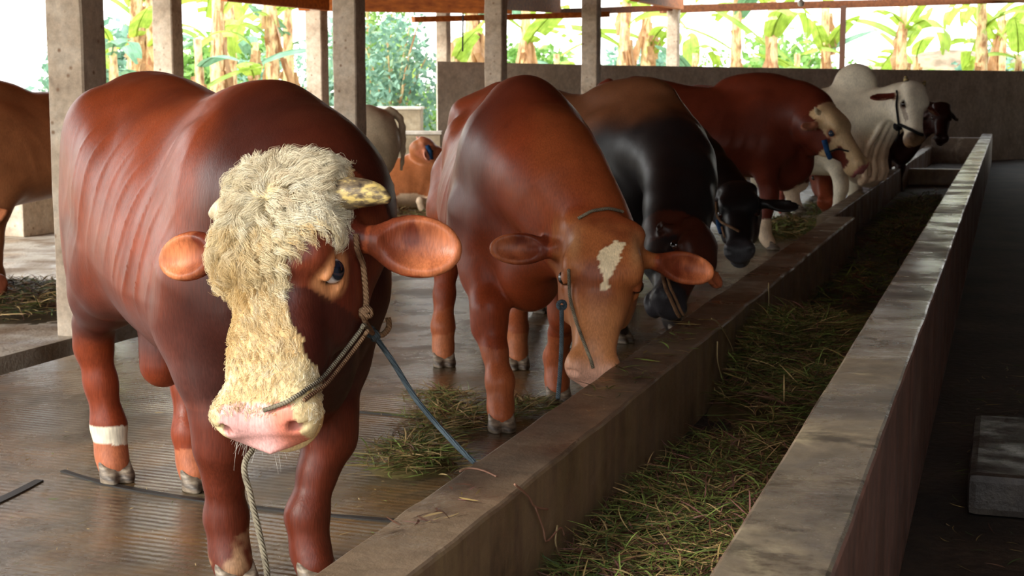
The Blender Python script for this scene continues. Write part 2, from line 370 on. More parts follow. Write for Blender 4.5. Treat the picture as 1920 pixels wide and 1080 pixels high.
# ------------------------------------------------------------------ roof timbers
WOOD = Mat('orange_timber', .6, .35)
WOOD.color(WOOD.ramp(WOOD.noise(6, 5, WOOD.mapping((.3, 3, 3))), [(.3, srgb(148, 74, 26)), (.7, srgb(214, 124, 50))])); WOOD = WOOD.m
WOODD = Mat('brown_timber', .6, .35)
WOODD.color(WOODD.ramp(WOODD.noise(6, 5, WOODD.mapping((.3, 3, 3))), [(.3, srgb(96, 52, 26)), (.7, srgb(140, 82, 42))])); WOODD = WOODD.m
def beam(p0, p1, h, t, label, mat=WOOD, name='roof_beam', group='roof timbers'):
    p0 = np.array(p0, float); p1 = np.array(p1, float); d = unit(p1 - p0); s_ = unit(np.cross(d, [0, 0, 1.])) * t / 2; u_ = np.cross(s_, d); u_ = unit(u_) * h
    V = [p0 - s_, p0 + s_, p0 + s_ + u_, p0 - s_ + u_, p1 - s_, p1 + s_, p1 + s_ + u_, p1 - s_ + u_]
    o = mesh_obj(name, V, [(0, 1, 2, 3), (7, 6, 5, 4), (0, 4, 5, 1), (1, 5, 6, 2), (2, 6, 7, 3), (3, 7, 4, 0)], mat, smooth=False)
    return tag(o, label, 'beam', group)
beam(atd(420, 2, 19), atd(612, 20, 21.5), .3, .10, 'orange roof beam above the big bull\'s back')
beam(atd(560, 20, 21.8), atd(960, 26, 21.8), .28, .12, 'wide orange roof beam running between the pillars above both bulls')
beam(atd(775, 42, 24), atd(1140, 32, 25.6), .09, .14, 'lower orange roof board left of the far wall pillars')
beam(atd(940, 18, 21), atd(1045, 24, 25), .22, .12, 'slanting orange rafter right of the middle pillar')
beam(atd(1040, 30, 25.8), atd(1260, 20, 31), .12, .12, 'thin orange roof batten crossing to the thin pale pillar', WOODD)
beam(atd(1190, 2, 27), atd(1275, 18, 31), .25, .16, 'short orange rafter end above the thin pale pillar')
beam(atd(1240, 25, 31.4), atd(1590, 14, 33.6), .16, .14, 'brown eaves beam between the thin pale pillar and the brown pole', WOODD)
beam(atd(1560, 16, 33.6), atd(2010, 2, 37), .17, .14, 'brown eaves beam right of the brown pole', WOODD)

# ------------------------------------------------------------------ cattle: one continuous body surface each, grown from a distance field
class Field:
    def __init__(s, lo, hi, h):
        s.lo = np.array(lo, np.float64); s.h = h; s.n = np.ceil((np.array(hi) - s.lo) / h).astype(int) + 1
        s.A = np.full(s.n, .5, np.float32)
    def block(s, lo, hi):
        a = np.maximum(np.floor((np.asarray(lo) - s.lo) / s.h).astype(int), 0); b = np.minimum(np.ceil((np.asarray(hi) - s.lo) / s.h).astype(int) + 1, s.n)
        if (b <= a).any(): return None
        ax = [(s.lo[i] + s.h * np.arange(a[i], b[i])).astype(np.float32) for i in range(3)]
        return tuple(slice(a[i], b[i]) for i in range(3)), ax[0][:, None, None], ax[1][None, :, None], ax[2][None, None, :]
    def put(s, lo, hi, fn, k=.04, sub=False):
        m = 1.5 * k + 4 * s.h; r = s.block(np.asarray(lo) - m, np.asarray(hi) + m)
        if r is None: return
        sl, x, y, z = r; d = fn(x, y, z); A = s.A[sl]
        if sub:
            d = -d; hh = np.clip(.5 + .5 * (A - d) / k, 0, 1); s.A[sl] = d * (1 - hh) + A * hh + k * hh * (1 - hh)
        else:
            hh = np.clip(.5 + .5 * (A - d) / k, 0, 1); s.A[sl] = A * (1 - hh) + d * hh - k * hh * (1 - hh)
    def ell(s, c, r, R=None, k=.04, sub=False):
        c = np.asarray(c, float); r = np.asarray(r, float); R = np.eye(3) if R is None else np.asarray(R)   # columns of R: axes
        ext = np.sqrt(((R * r) ** 2).sum(1))
        def fn(x, y, z):
            X, Y, Z = x - c[0], y - c[1], z - c[2]
            q = [(X * R[0, i] + Y * R[1, i] + Z * R[2, i]) / r[i] for i in range(3)]
            k0 = np.sqrt(q[0] ** 2 + q[1] ** 2 + q[2] ** 2); k1 = np.sqrt((q[0] / r[0]) ** 2 + (q[1] / r[1]) ** 2 + (q[2] / r[2]) ** 2) + 1e-6
            return k0 * (k0 - 1) / k1
        s.put(c - ext, c + ext, fn, k, sub)
    def cone(s, p, q, r1, r2, k=.04, sub=False):
        p = np.asarray(p, float); q = np.asarray(q, float); d = q - p; L = d @ d; m = max(r1, r2)
        def fn(x, y, z):
            X, Y, Z = x - p[0], y - p[1], z - p[2]
            t = np.clip((X * d[0] + Y * d[1] + Z * d[2]) / L, 0, 1)
            return np.sqrt((X - t * d[0]) ** 2 + (Y - t * d[1]) ** 2 + (Z - t * d[2]) ** 2) - (r1 + (r2 - r1) * t)
        s.put(np.minimum(p, q) - m, np.maximum(p, q) + m, fn, k, sub)
    def chain(s, pts, rad, k=.04, sub=False):
        for i in range(len(pts) - 1): s.cone(pts[i], pts[i + 1], rad[i], rad[i + 1], k, sub)
    def loft(s, O, R, st, k=.05, n=2.3, pinch=0.12, ext=.5):
        """st rows: s, ztop, zbot, halfwidth; frame O, R (columns forward, left, up)"""
        st = np.array(st, float); O = np.asarray(O, float); s0, s1 = st[0, 0], st[-1, 0]
        # smooth resample
        ss = np.linspace(s0, s1, 80); T = np.stack([np.interp(ss, st[:, 0], st[:, i]) for i in (1, 2, 3)], 1)
        for _ in range(3): T[1:-1] = .25 * T[:-2] + .5 * T[1:-1] + .25 * T[2:]
        cs = np.array([O + R @ np.array([a, b, c_]) for a in (s0, s1) for b in (-st[:, 3].max(), st[:, 3].max()) for c_ in (st[:, 1].max(), st[:, 2].min())])
        def fn(x, y, z):
            X, Y, Z = x - O[0], y - O[1], z - O[2]
            u = (X * R[0, 0] + Y * R[1, 0] + Z * R[2, 0]); v = (X * R[0, 1] + Y * R[1, 1] + Z * R[2, 1]); w_ = (X * R[0, 2] + Y * R[1, 2] + Z * R[2, 2])
            uc = np.clip(u, s0, s1); zt = np.interp(uc, ss, T[:, 0]).astype(np.float32); zb = np.interp(uc, ss, T[:, 1]).astype(np.float32); wd = np.interp(uc, ss, T[:, 2]).astype(np.float32)
            hh = (zt - zb) / 2; t = (w_ - (zt + zb) / 2) / hh; pn = pinch if np.ndim(pinch) == 0 else np.interp(uc, pinch[0], pinch[1]).astype(np.float32); wd = wd * (1 - pn * np.clip(t, -.35, 1))
            r = (np.abs(v / wd) ** n + np.abs(t) ** n) ** (1 / n); f = (r - 1) * np.minimum(wd, hh); du = np.abs(u - uc)
            return np.where(du > 0, np.sqrt(np.maximum(f, 0) ** 2 + du ** 2) + np.minimum(f, 0), f)
        s.put(cs.min(0), cs.max(0), fn, k)
    def mesh(s):
        B = s.A; g_ = openvdb.FloatGrid(background=float(3 * s.h)); g_.copyFromArray(np.clip(B, -3 * s.h, 3 * s.h).astype(np.float32))
        p_, q_ = g_.convertToQuads(isovalue=0.0)
        return p_.astype(np.float64) * s.h + s.lo, q_

def frame_from(fwd, up):
    f = unit(fwd); u = np.asarray(up, float); u = unit(u - f * (u @ f)); return np.stack([f, np.cross(u, f), u], 1)

def hoof_mesh(s=1.0):
    Fd = Field((-.09, -.09, -.02), (.14, .09, .12), .005)
    for sy in (-1, 1):
        Fd.chain([(-.012, sy * .026, .085), (.035, sy * .031, .022)], [.034, .036], .02)
        Fd.ell((.03, sy * .031, .012), (.062, .030, .035), k=.015)
    def top(x, y, z): return (z + .75 * x) * .8 - .075 + 0 * y
    def cut(x, y, z): return np.maximum(-z, (z + .65 * x - .088) * .84) + 0 * x + 0 * y
    A = Fd.block((-1, -1, -1), (1, 1, 1)); Fd.A = np.maximum(Fd.A, cut(*A[1:]).astype(np.float32))
    return Fd.mesh()
HOOF = None
EYE = None

TORSO = [(-.93, 1.20, .98, .07), (-.89, 1.33, .82, .17), (-.80, 1.42, .70, .25), (-.62, 1.485, .66, .30), (-.42, 1.47, .66, .35), (-.15, 1.43, .60, .395),
         (.12, 1.42, .57, .40), (.38, 1.445, .57, .36), (.58, 1.48, .58, .285), (.71, 1.42, .60, .22), (.81, 1.33, .68, .16), (.88, 1.22, .80, .10)]
HEAD = [(-.05, -.05, -.17, .075), (0, .012, -.20, .112), (.06, .030, -.225, .125), (.15, .030, -.25, .122), (.22, .022, -.262, .112), (.30, .010, -.245, .095), (.38, 0, -.20, .080),
        (.45, -.004, -.176, .072), (.495, -.014, -.168, .080), (.535, -.038, -.158, .079), (.565, -.074, -.152, .072)]

def build_cow(name, label, sp):
    """sp: heading(deg), S, feet world [LF,RF,LR,RR] or None, loc, poll, muzzle, face (world vectors), hs, vox, colour function"""
    global HOOF, EYE
    t_ = time.time()
    S = sp.get('S', 1.0); th = math.radians(sp['heading']); Rz = np.array([[math.cos(th), -math.sin(th), 0], [math.sin(th), math.cos(th), 0], [0, 0, 1]])
    loc = np.array(sp['loc'], float); root = empty(name, loc, th, label, 'cow' if sp.get('cow') else 'bull', sp.get('group'))
    toL = lambda Pw: (Rz.T @ (np.asarray(Pw, float) - loc))          # world -> local metres
    dirL = lambda v: Rz.T @ np.asarray(v, float)
    h = sp.get('vox', .012)
    feet = sp.get('feet', [None] * 4); dflt = [(.60, .21, 0), (.56, -.21, 0), (-.66, .21, 0), (-.60, -.21, 0)]
    ft = [np.array(d_) * S if f_ is None else toL(f_) for f_, d_ in zip(feet, dflt)]
    hs = sp.get('hs', 1.0) * S
    O = toL(sp['poll']); R = frame_from(dirL(np.asarray(sp['muzzle'], float) - np.asarray(sp['poll'], float)), dirL(sp['face']))
    H = lambda a, b, c_: O + R @ (np.array([a, b, c_]) * hs)
    lo = np.minimum(np.array([-1.08 * S, -.58 * S, -.03]), O - .75 * hs); hi = np.maximum(np.array([1.05 * S, .58 * S, 1.75 * S]), O + .75 * hs)
    for f_ in ft: lo = np.minimum(lo, f_ - .15); hi = np.maximum(hi, f_ + .15)
    lo[2] = max(lo[2], -.03)
    Fd = Field(lo, hi, h); K = S
    fat = sp.get('fat', 1.0); T = [(a * S, (b + np.interp(a, [-.93, -.6, -.2, .5, .96], sp.get('topline', [0, 0, 0, 0, 0]))) * S, (c_ + sp.get('belly', 0) * math.exp(-((a - .0) / .5) ** 2)) * S, d_ * S * fat * (1 + (sp.get('rear', 1) - 1) * float(1 - sstep(-.6, -.1, a)))) for a, b, c_, d_ in TORSO]
    Fd.loft((0, 0, 0), np.eye(3), T, .06 * K, 2.1, sp.get('pinch', .26))
    kk = sp.get('kk', 1.0); E = lambda c_, r_, R_=None, k=.05, sub=False: Fd.ell(np.array(c_) * S, np.array(r_) * S, R_, k * S * (kk if k > .055 else 1), sub)
    rotY = lambda a: np.array([[math.cos(a), 0, math.sin(a)], [0, 1, 0], [-math.sin(a), 0, math.cos(a)]])
    for sy in (-1, 1):
        E((-.60, sy * .16, 1.34), (.12, .08, .06), k=.12)                    # hip bones
        E((-.72, sy * .175 * sp.get('ham', 1), 1.03), (.20, .135 * fat * sp.get('ham', 1), .33), rotY(.12), .13)       # thigh
        E((-.86, sy * .11, 1.12), (.075, .10, .24), rotY(.1), .07)             # buttock
        E((-.50, sy * .24 * sp.get('ham', 1), .84), (.13, .11, .15), k=.08)                       # stifle
        E((.50, sy * .215 * fat, 1.04), (.15, .085, .27), rotY(-.22), .16)            # shoulder blade
        E((.64, sy * .18 * fat, .93), (.15, .12, .17), k=.08)                        # point of shoulder
        E((.44, sy * .23 * fat, .84), (.14, .10, .15), k=.08)                        # upper arm
        E((-.38, sy * .25 * fat, 1.16), (.15, .10, .16), k=.06, sub=False)
        if sp.get('lean'): E((-.40, sy * .39 * fat, 1.26), (.13, .055, .10), k=.10, sub=True)           # hollow before the hip
    hump = sp.get('hump')
    E((.42, 0, sp.get('crest', 1.42)), (.30, .13, .10), k=.12)                                   # withers crest
    if hump: E(hump[0], hump[1], rotY(-.25), .07)
    E((.66, 0, .74), (.20, .14, .19), k=.09)                                    # brisket
    # neck
    P0 = np.array([.56, 0, 1.16]) * S; P1 = np.array([.78, 0, 1.17]) * S; P2 = H(.06, 0, -.19); P1 = .66 * P1 + .34 * P2 + np.array([.03, 0, .03]) * S
    nk = spline([P0, P1, P2], 8); nr = np.interp(np.linspace(0, 1, 8), [0, .5, 1], [.29 * S, .20 * S * sp.get('neck', 1), .15 * hs])
    Fd.chain(nk, nr, .07 * S)
    nk2 = spline([np.array([.45, 0, sp.get('crest', 1.42) - .10]) * S, .5 * (nk[4] + nk[3]) + np.array([0, 0, .10]) * S, H(0, 0, -.17)], 6)
    Fd.chain(nk2, np.linspace(.15 * S, .09 * hs, 6) * sp.get('neck', 1), .08 * S)
    # dewlap: a thin hanging fold from throat to brisket
    dw = spline([H(.20, 0, -.27), .5 * H(.1, 0, -.34) + .5 * np.array([.86, 0, .84 - sp.get('dewlap', 0)]) * S, np.array([.84, 0, .72 - sp.get('dewlap', 0)]) * S, np.array([.68, 0, .60]) * S], 8)
    Fd.chain(dw, np.array([.03, .04, .05, .055, .06, .07, .09, .11]) * S, .07 * S)
    # legs
    legs = []
    for i, f_ in enumerate(ft):
        sy = 1 if i % 2 == 0 else -1; bk = sp.get('bone', 1.0); z = f_[2]; up_ = z > .05
        if i < 2:
            sh = np.array([.52, sy * .20, .92]) * S; el = np.array([.47, sy * .215, .80]) * S
            an = f_ + np.array([-.035, 0, .10]) * S; fe = f_ + np.array([-.055, 0, .20]) * S; mid = .5 * (f_ + np.array([.52 * S, sy * .215 * S, 0]))
            kn = np.array([mid[0] + (.16 if up_ else .0) * S, mid[1], .46 * S + z * .45])
            pts = [sh, el, .5 * (el + kn) + np.array([.01, sy * .0, .02]) * S, kn + np.array([0, 0, .05]) * S, kn - np.array([-.003, 0, .04]) * S, .5 * (kn + fe) , fe, an, f_ + np.array([-.005, 0, .055]) * S]
            rad = np.array([.15, .125, .092, .073, .069, .051, .056, .050, .054]) * S * bk
            E(kn / S + [.022, 0, .015], (.055, .066 * bk, .075), k=.04); E(.45 * el / S + .55 * kn / S + [0, sy * .01, .10], (.085, .085, .16), k=.07)
        else:
            hm_ = sp.get('ham', 1) ** 2; hp = np.array([-.62, sy * .20 * hm_, 1.0]) * S; st = np.array([-.52, sy * .235 * hm_, .84]) * S
            an = f_ + np.array([-.03, 0, .10]) * S; fe = f_ + np.array([-.05, 0, .20]) * S
            hk = np.array([f_[0] * .75 - .82 * S * .25 - .10 * S, f_[1] * .7 + .3 * sy * .23 * S, .54 * S])
            pts = [hp, st, .55 * st + .45 * hk + np.array([.0, 0, .03]) * S, hk + np.array([.03, 0, .06]) * S, hk + np.array([.01, 0, -.03]) * S, .5 * (hk + fe), fe, an, f_ + np.array([-.005, 0, .055]) * S]
            rad = np.array([.17 * hm_, .155 * hm_, .105, .068, .062, .053, .057, .050, .054]) * S * bk
            E(hk / S + [-.045, 0, .03], (.04, .034, .065), k=.035)
            E(.6 * st / S + .4 * hk / S + [-.05, 0, .08], (.11, .08, .17), k=.07)
        Fd.chain(pts, rad, .045 * S)
        for q in (-1, 1): Fd.ell(fe + np.array([-.05 * S, q * .022 * S, -.03 * S]), np.array([.017, .014, .022]) * S, None, .015)
        legs.append((pts, f_))
    # tail
    tl = sp.get('tail', 1)
    tw = [np.array(q) * S for q in ((-.84, 0, 1.42), (-.97, 0, 1.30), (-.99, .01, 1.0), (-.965, .02, .75))]
    Fd.chain(spline(tw, 8), np.linspace(.042, .020, 8) * S, .03 * S)
    # head
    mz = sp.get('mz', 1.12); st = [(a * hs, b * hs, c_ * hs, d_ * hs * (sp.get('hw', 1) if a < .32 else mz)) for a, b, c_, d_ in HEAD]
    Fd.loft(O, R, st, .04 * hs, 2.5, -.06)
    HE = lambda c_, r_, k=.03, sub=False, Rl=None: Fd.ell(H(*c_), np.array(r_) * hs, R if Rl is None else R @ Rl, k * hs, sub)
    hw = sp.get('hw', 1)
    HE((.005, 0, -.015), (.06, .12 * hw, .05), .05)                               # poll
    for sy in (-1, 1):
        HE((.19, sy * .085 * hw, -.19), (.125, .045, .095), .05)                   # cheek
        HE((.165, sy * .098 * hw, .0), (.055, .035, .032), .035)                   # brow
        HE((.13, sy * .045, .015), (.10, .06 * hw, .035), .05)
        HE((.20, sy * .128 * hw, -.052), (.036, .022, .026), .02, sub=True)       # socket
        HE((.20, sy * .114 * hw, -.024), (.042, .017, .012), .012)                # upper lid
        HE((.205, sy * .114 * hw, -.084), (.038, .015, .012), .012)               # lower lid
        HE((.530, sy * .054 * mz, -.060), (.042, .036 * mz, .046), .03)                      # nostril wing
        HE((.562, sy * .058 * mz, -.050), (.030, .015, .016), .010, sub=True); HE((.545, sy * .072 * mz, -.058), (.022, .012, .010), .010, sub=True)           # nostril
        Fd.chain([H(.50, sy * .080 * mz, -.122), H(.42, sy * .078 * mz, -.128), H(.36, sy * .078 * mz, -.135)], np.array([.006, .007, .004]) * hs, .01 * hs, sub=True)
    HE((.535, 0, -.078), (.036, .068 * mz, .044), .03)                                   # nose pad
    HE((.497, 0, -.182), (.078, .060 * mz, .036), .025)                                    # chin
    Fd.chain([H(.588, -.04, -.136), H(.594, 0, -.13), H(.588, .04, -.136)], np.array([.005] * 3) * hs, .008 * hs, sub=True)
    Fd.chain([H(.588, -.04, -.136), H(.55, -.072 * mz, -.128), H(.50, -.080 * mz, -.122)], np.array([.005] * 3) * hs, .008 * hs, sub=True)
    Fd.chain([H(.588, .04, -.136), H(.55, .072 * mz, -.128), H(.50, .080 * mz, -.122)], np.array([.005] * 3) * hs, .008 * hs, sub=True)
    # ears: cupped leaves; (out, droop, forward) in head frame
    ears = []
    for sy in (-1, 1):
        ea = sp.get('ear', dict()); ea = ea.get('l' if sy > 0 else 'r', ea) if isinstance(ea, dict) else {}
        d_ = unit(np.array([ea.get('fwd', .10), sy * 1.0, ea.get('up', -.12)])); L = ea.get('len', .25); nrm = np.array([ea.get('nf', -.1), sy * .1, ea.get('nu', 1.0)]); nrm = unit(nrm - d_ * (nrm @ d_))
        Re = np.stack([d_, np.cross(nrm, d_), nrm], 1); b = np.array([ea.get('x', .075), sy * .118 * hw, -.085]); cw = ea.get('w', .068)
        Fd.chain([H(*(b - d_ * .03)), H(*(b + d_ * .07))], np.array([.036, .030]) * hs, .03 * hs)
        c_ = b + d_ * (.06 + L / 2); HE(c_, (L / 2, cw, .030), .025, False, Re)
        HE(c_ + nrm * .034 + d_ * .015, (L / 2 * .90, cw * .84, .036), .008, True, Re)
        ears.append((b, d_, L, Re, cw, nrm))
    for e_ in sp.get('extra', []): e_(Fd, S, H, R, hs)
    # skin folds and ribs
    if sp.get('folds', .003):
        a = sp.get('folds', .003); sl, x, y, z = Fd.block((-.7 * S, -.6 * S, .65 * S), (.85 * S, .6 * S, 1.5 * S))
        mask = np.exp(-((x / S - .05) / .45) ** 2) * sstep(.66, .95, z / S) * (1 - sstep(1.28, 1.42, z / S)) * np.clip(.55 + .9 * np.sin(5.1 * x / S + 2.3 * z + .7) * np.sin(4.3 * z / S - 3.1 * x + 1.2), 0, 1.4)
        ph = (x / S - .62 * (z / S) + .035 * np.sin(6 * z / S + 3 * x) + .012 * np.sin(17 * z / S + 5 * x)) * 24
        Fd.A[sl] += (-a * S * mask * ((1 - np.abs(np.sin(ph))) ** 3 * 1.3 + .5 * (1 - np.abs(np.sin(ph * .63 + 2 + 2 * z))) ** 3 - .3 + .2 * np.sin(ph * 2.1 + 9 * z))).astype(np.float32) * (np.abs(y) > .1)
    Vm, Q = Fd.mesh(); del Fd.A
    keep = Vm[:, 2] > -1
    hc = (Vm - O) @ R / hs; U = Vm / S
    # region masks handed to the colour function
    eard = np.full(len(Vm), 9.0); earin = np.zeros(len(Vm)); 
    for (b, d_, L, Re, cw, nrm) in ears:
        q = (hc - b) @ Re; t = q[:, 0] / (L + .06); inn = (t > .18) & (t < 1.1) & (np.abs(q[:, 1]) < cw * 1.15) & (np.abs(q[:, 2]) < .045)
        eard = np.where(inn, 1 - t, eard); 
        qq = (hc - (b + d_ * (.06 + L / 2))) @ Re; front = inn & (qq[:, 2] > -.006 ) & (t > .22) & (np.abs(qq[:, 1]) < cw * .93)
        earin = np.where(front, 1.0, earin)
    legz = np.ones(len(Vm)) * 9; legi = np.full(len(Vm), -1)
    for li, (pts, f_) in enumerate(legs):
        near = (np.hypot(Vm[:, 0] - f_[0], Vm[:, 1] - f_[1]) < .30 * S) & (Vm[:, 2] < .55 * S)
        near &= np.hypot(Vm[:, 0] - f_[0], Vm[:, 1] - f_[1]) <= np.min([np.hypot(Vm[:, 0] - g_[1][0], Vm[:, 1] - g_[1][1]) for g_ in legs], axis=0) + 1e-9
        legz = np.where(near, (Vm[:, 2] - f_[2]) / S, legz); legi = np.where(near, li, legi)
    C = sp['colour'](dict(U=U, hc=hc, ear=eard < 2, eart=eard, earin=earin, leg=legz, legi=legi, N=lambda s_, sd=0: fbm(U, s_, sd), NH=lambda s_, sd=0: fbm(hc, s_, sd)))
    body = mesh_obj('body', Vm, Q, FUR if not sp.get('matt') else FUR_M, root, C)
    # hooves
    if HOOF is None: HOOF = mesh_obj('hoof', *hoof_mesh(), HOOFM); HOOF.data.use_fake_user = True; COL.objects.unlink(HOOF)
    for i, (pts, f_) in enumerate(legs):
        if sp.get('skip_hooves') and i in sp['skip_hooves']: continue
        o = HOOF.copy(); COL.objects.link(o); o.parent = root; o.location = f_ + np.array([-.0, 0, 0.0]); o.scale = [S * .92 * sp.get('bone', 1)] * 3; o.rotation_euler[2] = sp.get('hoofrot', 0)
        if i >= 2: o.rotation_euler[2] += .05
    # eyes
    ec = sp.get('eyecol', srgb(22, 16, 14))
    for sy in (-1, 1):
        n1, n2 = 16, 24; th_ = np.linspace(0, math.pi, n1)[:, None]; ph_ = np.linspace(0, 2 * math.pi, n2, endpoint=False)[None, :]
        D = np.stack([np.cos(th_) + 0 * ph_, np.sin(th_) * np.cos(ph_), np.sin(th_) * np.sin(ph_)], 2).reshape(-1, 3)
        er = .0285 * hs; V_ = D * er; cc = np.where((D[:, :1] > .66), ec, srgb(205, 200, 200) if sp.get('sclera') else srgb(70, 40, 30)); cc = np.where(D[:, :1] > .93, srgb(8, 8, 12), cc)
        Fq = [(i * n2 + j, i * n2 + (j + 1) % n2, (i + 1) * n2 + (j + 1) % n2, (i + 1) * n2 + j) for i in range(n1 - 1) for j in range(n2)]
        look = unit(R @ np.array([sp.get('look', (.18, 1, .3))[0], sy * 1.0, sp.get('look', (.18, 1, .3))[2]])); Rl = frame_from(look, R[:, 2])
        o = mesh_obj('eye', V_ @ Rl.T, Fq, EYEM, root, cc); o.location = H(.20, sy * (.111) * hw, -.054)
    # horns
    hn = sp.get('horn')
    if hn:
        for sy in (-1, 1):
            q = hn if not isinstance(hn, dict) else hn['l' if sy > 0 else 'r']
            pts = spline([H(a, sy * b, c_) for a, b, c_ in q[0]], 14); rr = np.interp(np.linspace(0, 1, 14), np.linspace(0, 1, len(q[1])), q[1]) * hs
            n_ = 16; mb = MB().tube(pts, rr, n_); o = mb.build('horn', q[2] if len(q) > 2 else HORN, root, smooth=True)
    sp.update(root=root, H=lambda a, b, c_: loc + Rz @ H(a, b, c_), Hl=H, R=R, O=O, hsz=hs, Rz=Rz, V=Vm, hc=hc, C=C, body=body, Q=Q)
    print('cow %s %d verts %.1fs' % (label[:30], len(Vm), time.time() - t_))
    return sp

def mixc(a, b, t): t = np.asarray(t)[:, None] if np.ndim(t) == 1 else t; return a * (1 - t) + b * t
def base(n, c): return np.tile(np.asarray(c, float), (n, 1))
def feet_px(L): return [None if p_ is None else atz(p_[0], p_[1]) for p_ in L]
def loc_from(feet, heading, S):
    """body origin on the ground, from the four feet"""
    f_ = .25 * sum(feet); th = math.radians(heading); return f_ + np.array([math.cos(th), math.sin(th), 0]) * .025 * S
TOCAM = lambda P: unit(CAMP - P)
def turn(v, deg):   # turn about the vertical; positive = towards the left of the picture, seen from the camera
    a = math.radians(-deg); return np.array([v[0] * math.cos(a) - v[1] * math.sin(a), v[0] * math.sin(a) + v[1] * math.cos(a), v[2]])

# ---- 1: the big curly-faced bull
def col_bull(d):
    n = len(d['U']); U, hc = d['U'], d['hc']; nz = d['N'](3.0, 1); c = base(n, srgb(122, 52, 24))
    c = mixc(c, srgb(84, 32, 17), sstep(-.1, .5, nz) * .7)
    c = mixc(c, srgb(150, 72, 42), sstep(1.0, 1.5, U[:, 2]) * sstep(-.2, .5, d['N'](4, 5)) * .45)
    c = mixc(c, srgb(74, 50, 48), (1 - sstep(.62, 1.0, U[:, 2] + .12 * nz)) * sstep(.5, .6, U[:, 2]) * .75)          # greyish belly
    c = mixc(c, srgb(40, 16, 13), sstep(.42, .74, U[:, 0] + .1 * nz) * (.85))                                        # dark neck and shoulder front
    c = mixc(c, srgb(124, 54, 30), (1 - sstep(.42, .56, U[:, 2] + .03 * nz)) * (d['leg'] < 5))
    c = mixc(c, srgb(78, 32, 20), (d['leg'] < 1) * (U[:, 0] > 0) * .8)
    # white socks
    c = mixc(c, srgb(226, 214, 190), ((d['leg'] < .215 + .02 * nz) & (d['leg'] > .145 + .02 * nz) & (d['legi'] == 3)).astype(float))
    c = mixc(c, srgb(176, 104, 70), ((d['leg'] <= .145 + .02 * nz) & (U[:, 0] < 0)).astype(float) * .8)
    c = mixc(c, srgb(176, 140, 104), ((d['leg'] < .15 + .03 * nz) & (d['legi'] == 1)).astype(float) * sstep(-.3, .5, d['N'](16, 3)) * .6)
    hd = (hc[:, 0] > -.08) & (hc[:, 0] < .7) & (np.abs(hc[:, 1]) < .2) & (hc[:, 2] > -.32) & (hc[:, 2] < .1) & ~d['ear'] & (hc[:, 2] > -.12 - 1.5 * (hc[:, 0] + .04))
    nh = d['NH'](22, 3) * .012 + d['NH'](7, 4) * .018
    hcol = base(n, srgb(92, 38, 24)); hcol = mixc(hcol, srgb(128, 62, 34), sstep(-.3, .4, d['NH'](9, 8)) * .5)
    c = mixc(c, hcol, (hd & (hc[:, 2] > -.26)).astype(float))
    # cream mask over forehead, nose and muzzle
    y = hc[:, 1]; edge_l = np.interp(hc[:, 0], [0, .10, .14, .18, .22, .34, .40, .46, .52, .60], [.17, .17, .10, .058, .048, .050, .075, .14, .14, .14])
    lowz = np.interp(hc[:, 0], [0, .1, .2, .35, .42, .5, .6], [-.07, -.05, -.04, -.06, -.10, -.2, -.22])
    cream = hd & (y < edge_l + nh) & (y > -.2) & (hc[:, 2] > lowz + nh)
    tip = hd & (hc[:, 0] > .44 + nh) & (hc[:, 2] > -.24)
    cr_ = mixc(base(n, srgb(222, 200, 152)), srgb(196, 152, 92), sstep(-.1, .5, d['NH'](8, 12)) * .6)
    c = mixc(c, cr_, (cream | tip).astype(float))
    # tan ring round the eye
    de = np.hypot((hc[:, 0] - .205) * .85, hc[:, 2] + .055) + nh * .5; ring = hd & (y > .06) & ~cream & (de < .062)
    c = mixc(c, srgb(206, 140, 92), ring * (1 - sstep(.035, .062, de)) * .95)
    dark = hd & (y > .03) & ~cream & (hc[:, 0] > .26) & (hc[:, 0] < .44)
    c = mixc(c, srgb(52, 22, 18), dark.astype(float) * .75)
    c = mixc(c, srgb(40, 24, 22), hd * (np.hypot((hc[:, 0] - .20), (hc[:, 2] + .055) * 1.25) < .032) * (np.abs(y) > .08) * 1.0)
    # pink nose
    pk = hd & (hc[:, 0] > .515 + nh * .4 + .25 * np.maximum(np.abs(y) - .05, 0)) & (hc[:, 2] > -.130) & (np.abs(y) < .088)
    c = mixc(c, mixc(base(n, srgb(226, 172, 166)), srgb(214, 130, 108), sstep(.0, .06, y)), pk.astype(float))
    c = mixc(c, srgb(150, 84, 74), (hd & (np.sqrt(((np.abs(y) - .078) * .8) ** 2 + (hc[:, 0] - .556) ** 2 + (hc[:, 2] + .054) ** 2) < .016)).astype(float) * .8)
    er = d['ear']; c = mixc(c, srgb(138, 66, 38), er.astype(float)); ei = d['earin'] * sstep(.1, .4, d['eart'] * 0 + .5)
    c = mixc(c, mixc(base(n, srgb(206, 124, 80)), srgb(92, 38, 22), np.clip(sstep(.12, .6, d['eart']) * .95 + sstep(-.2, .5, d['NH'](14, 6)) * .45, 0, 1)), ei)
    return c
fb = feet_px([(592, 1096), (440, 1100), (368, 915), (215, 900)])
S1 = 1.06; hd1 = -40
poll1 = atd(532, 345, 4.12); muz1 = atd(468, 792, 3.84)
def scrotum(Fd, S, H, R, hs): Fd.chain([np.array([-.50, 0, .70]) * S, np.array([-.48, -.02, .50]) * S], [.10 * S, .085 * S], .05); Fd.chain([np.array([-.1, 0, .60]) * S, np.array([.05, 0, .56]) * S], [.05, .05], .06)
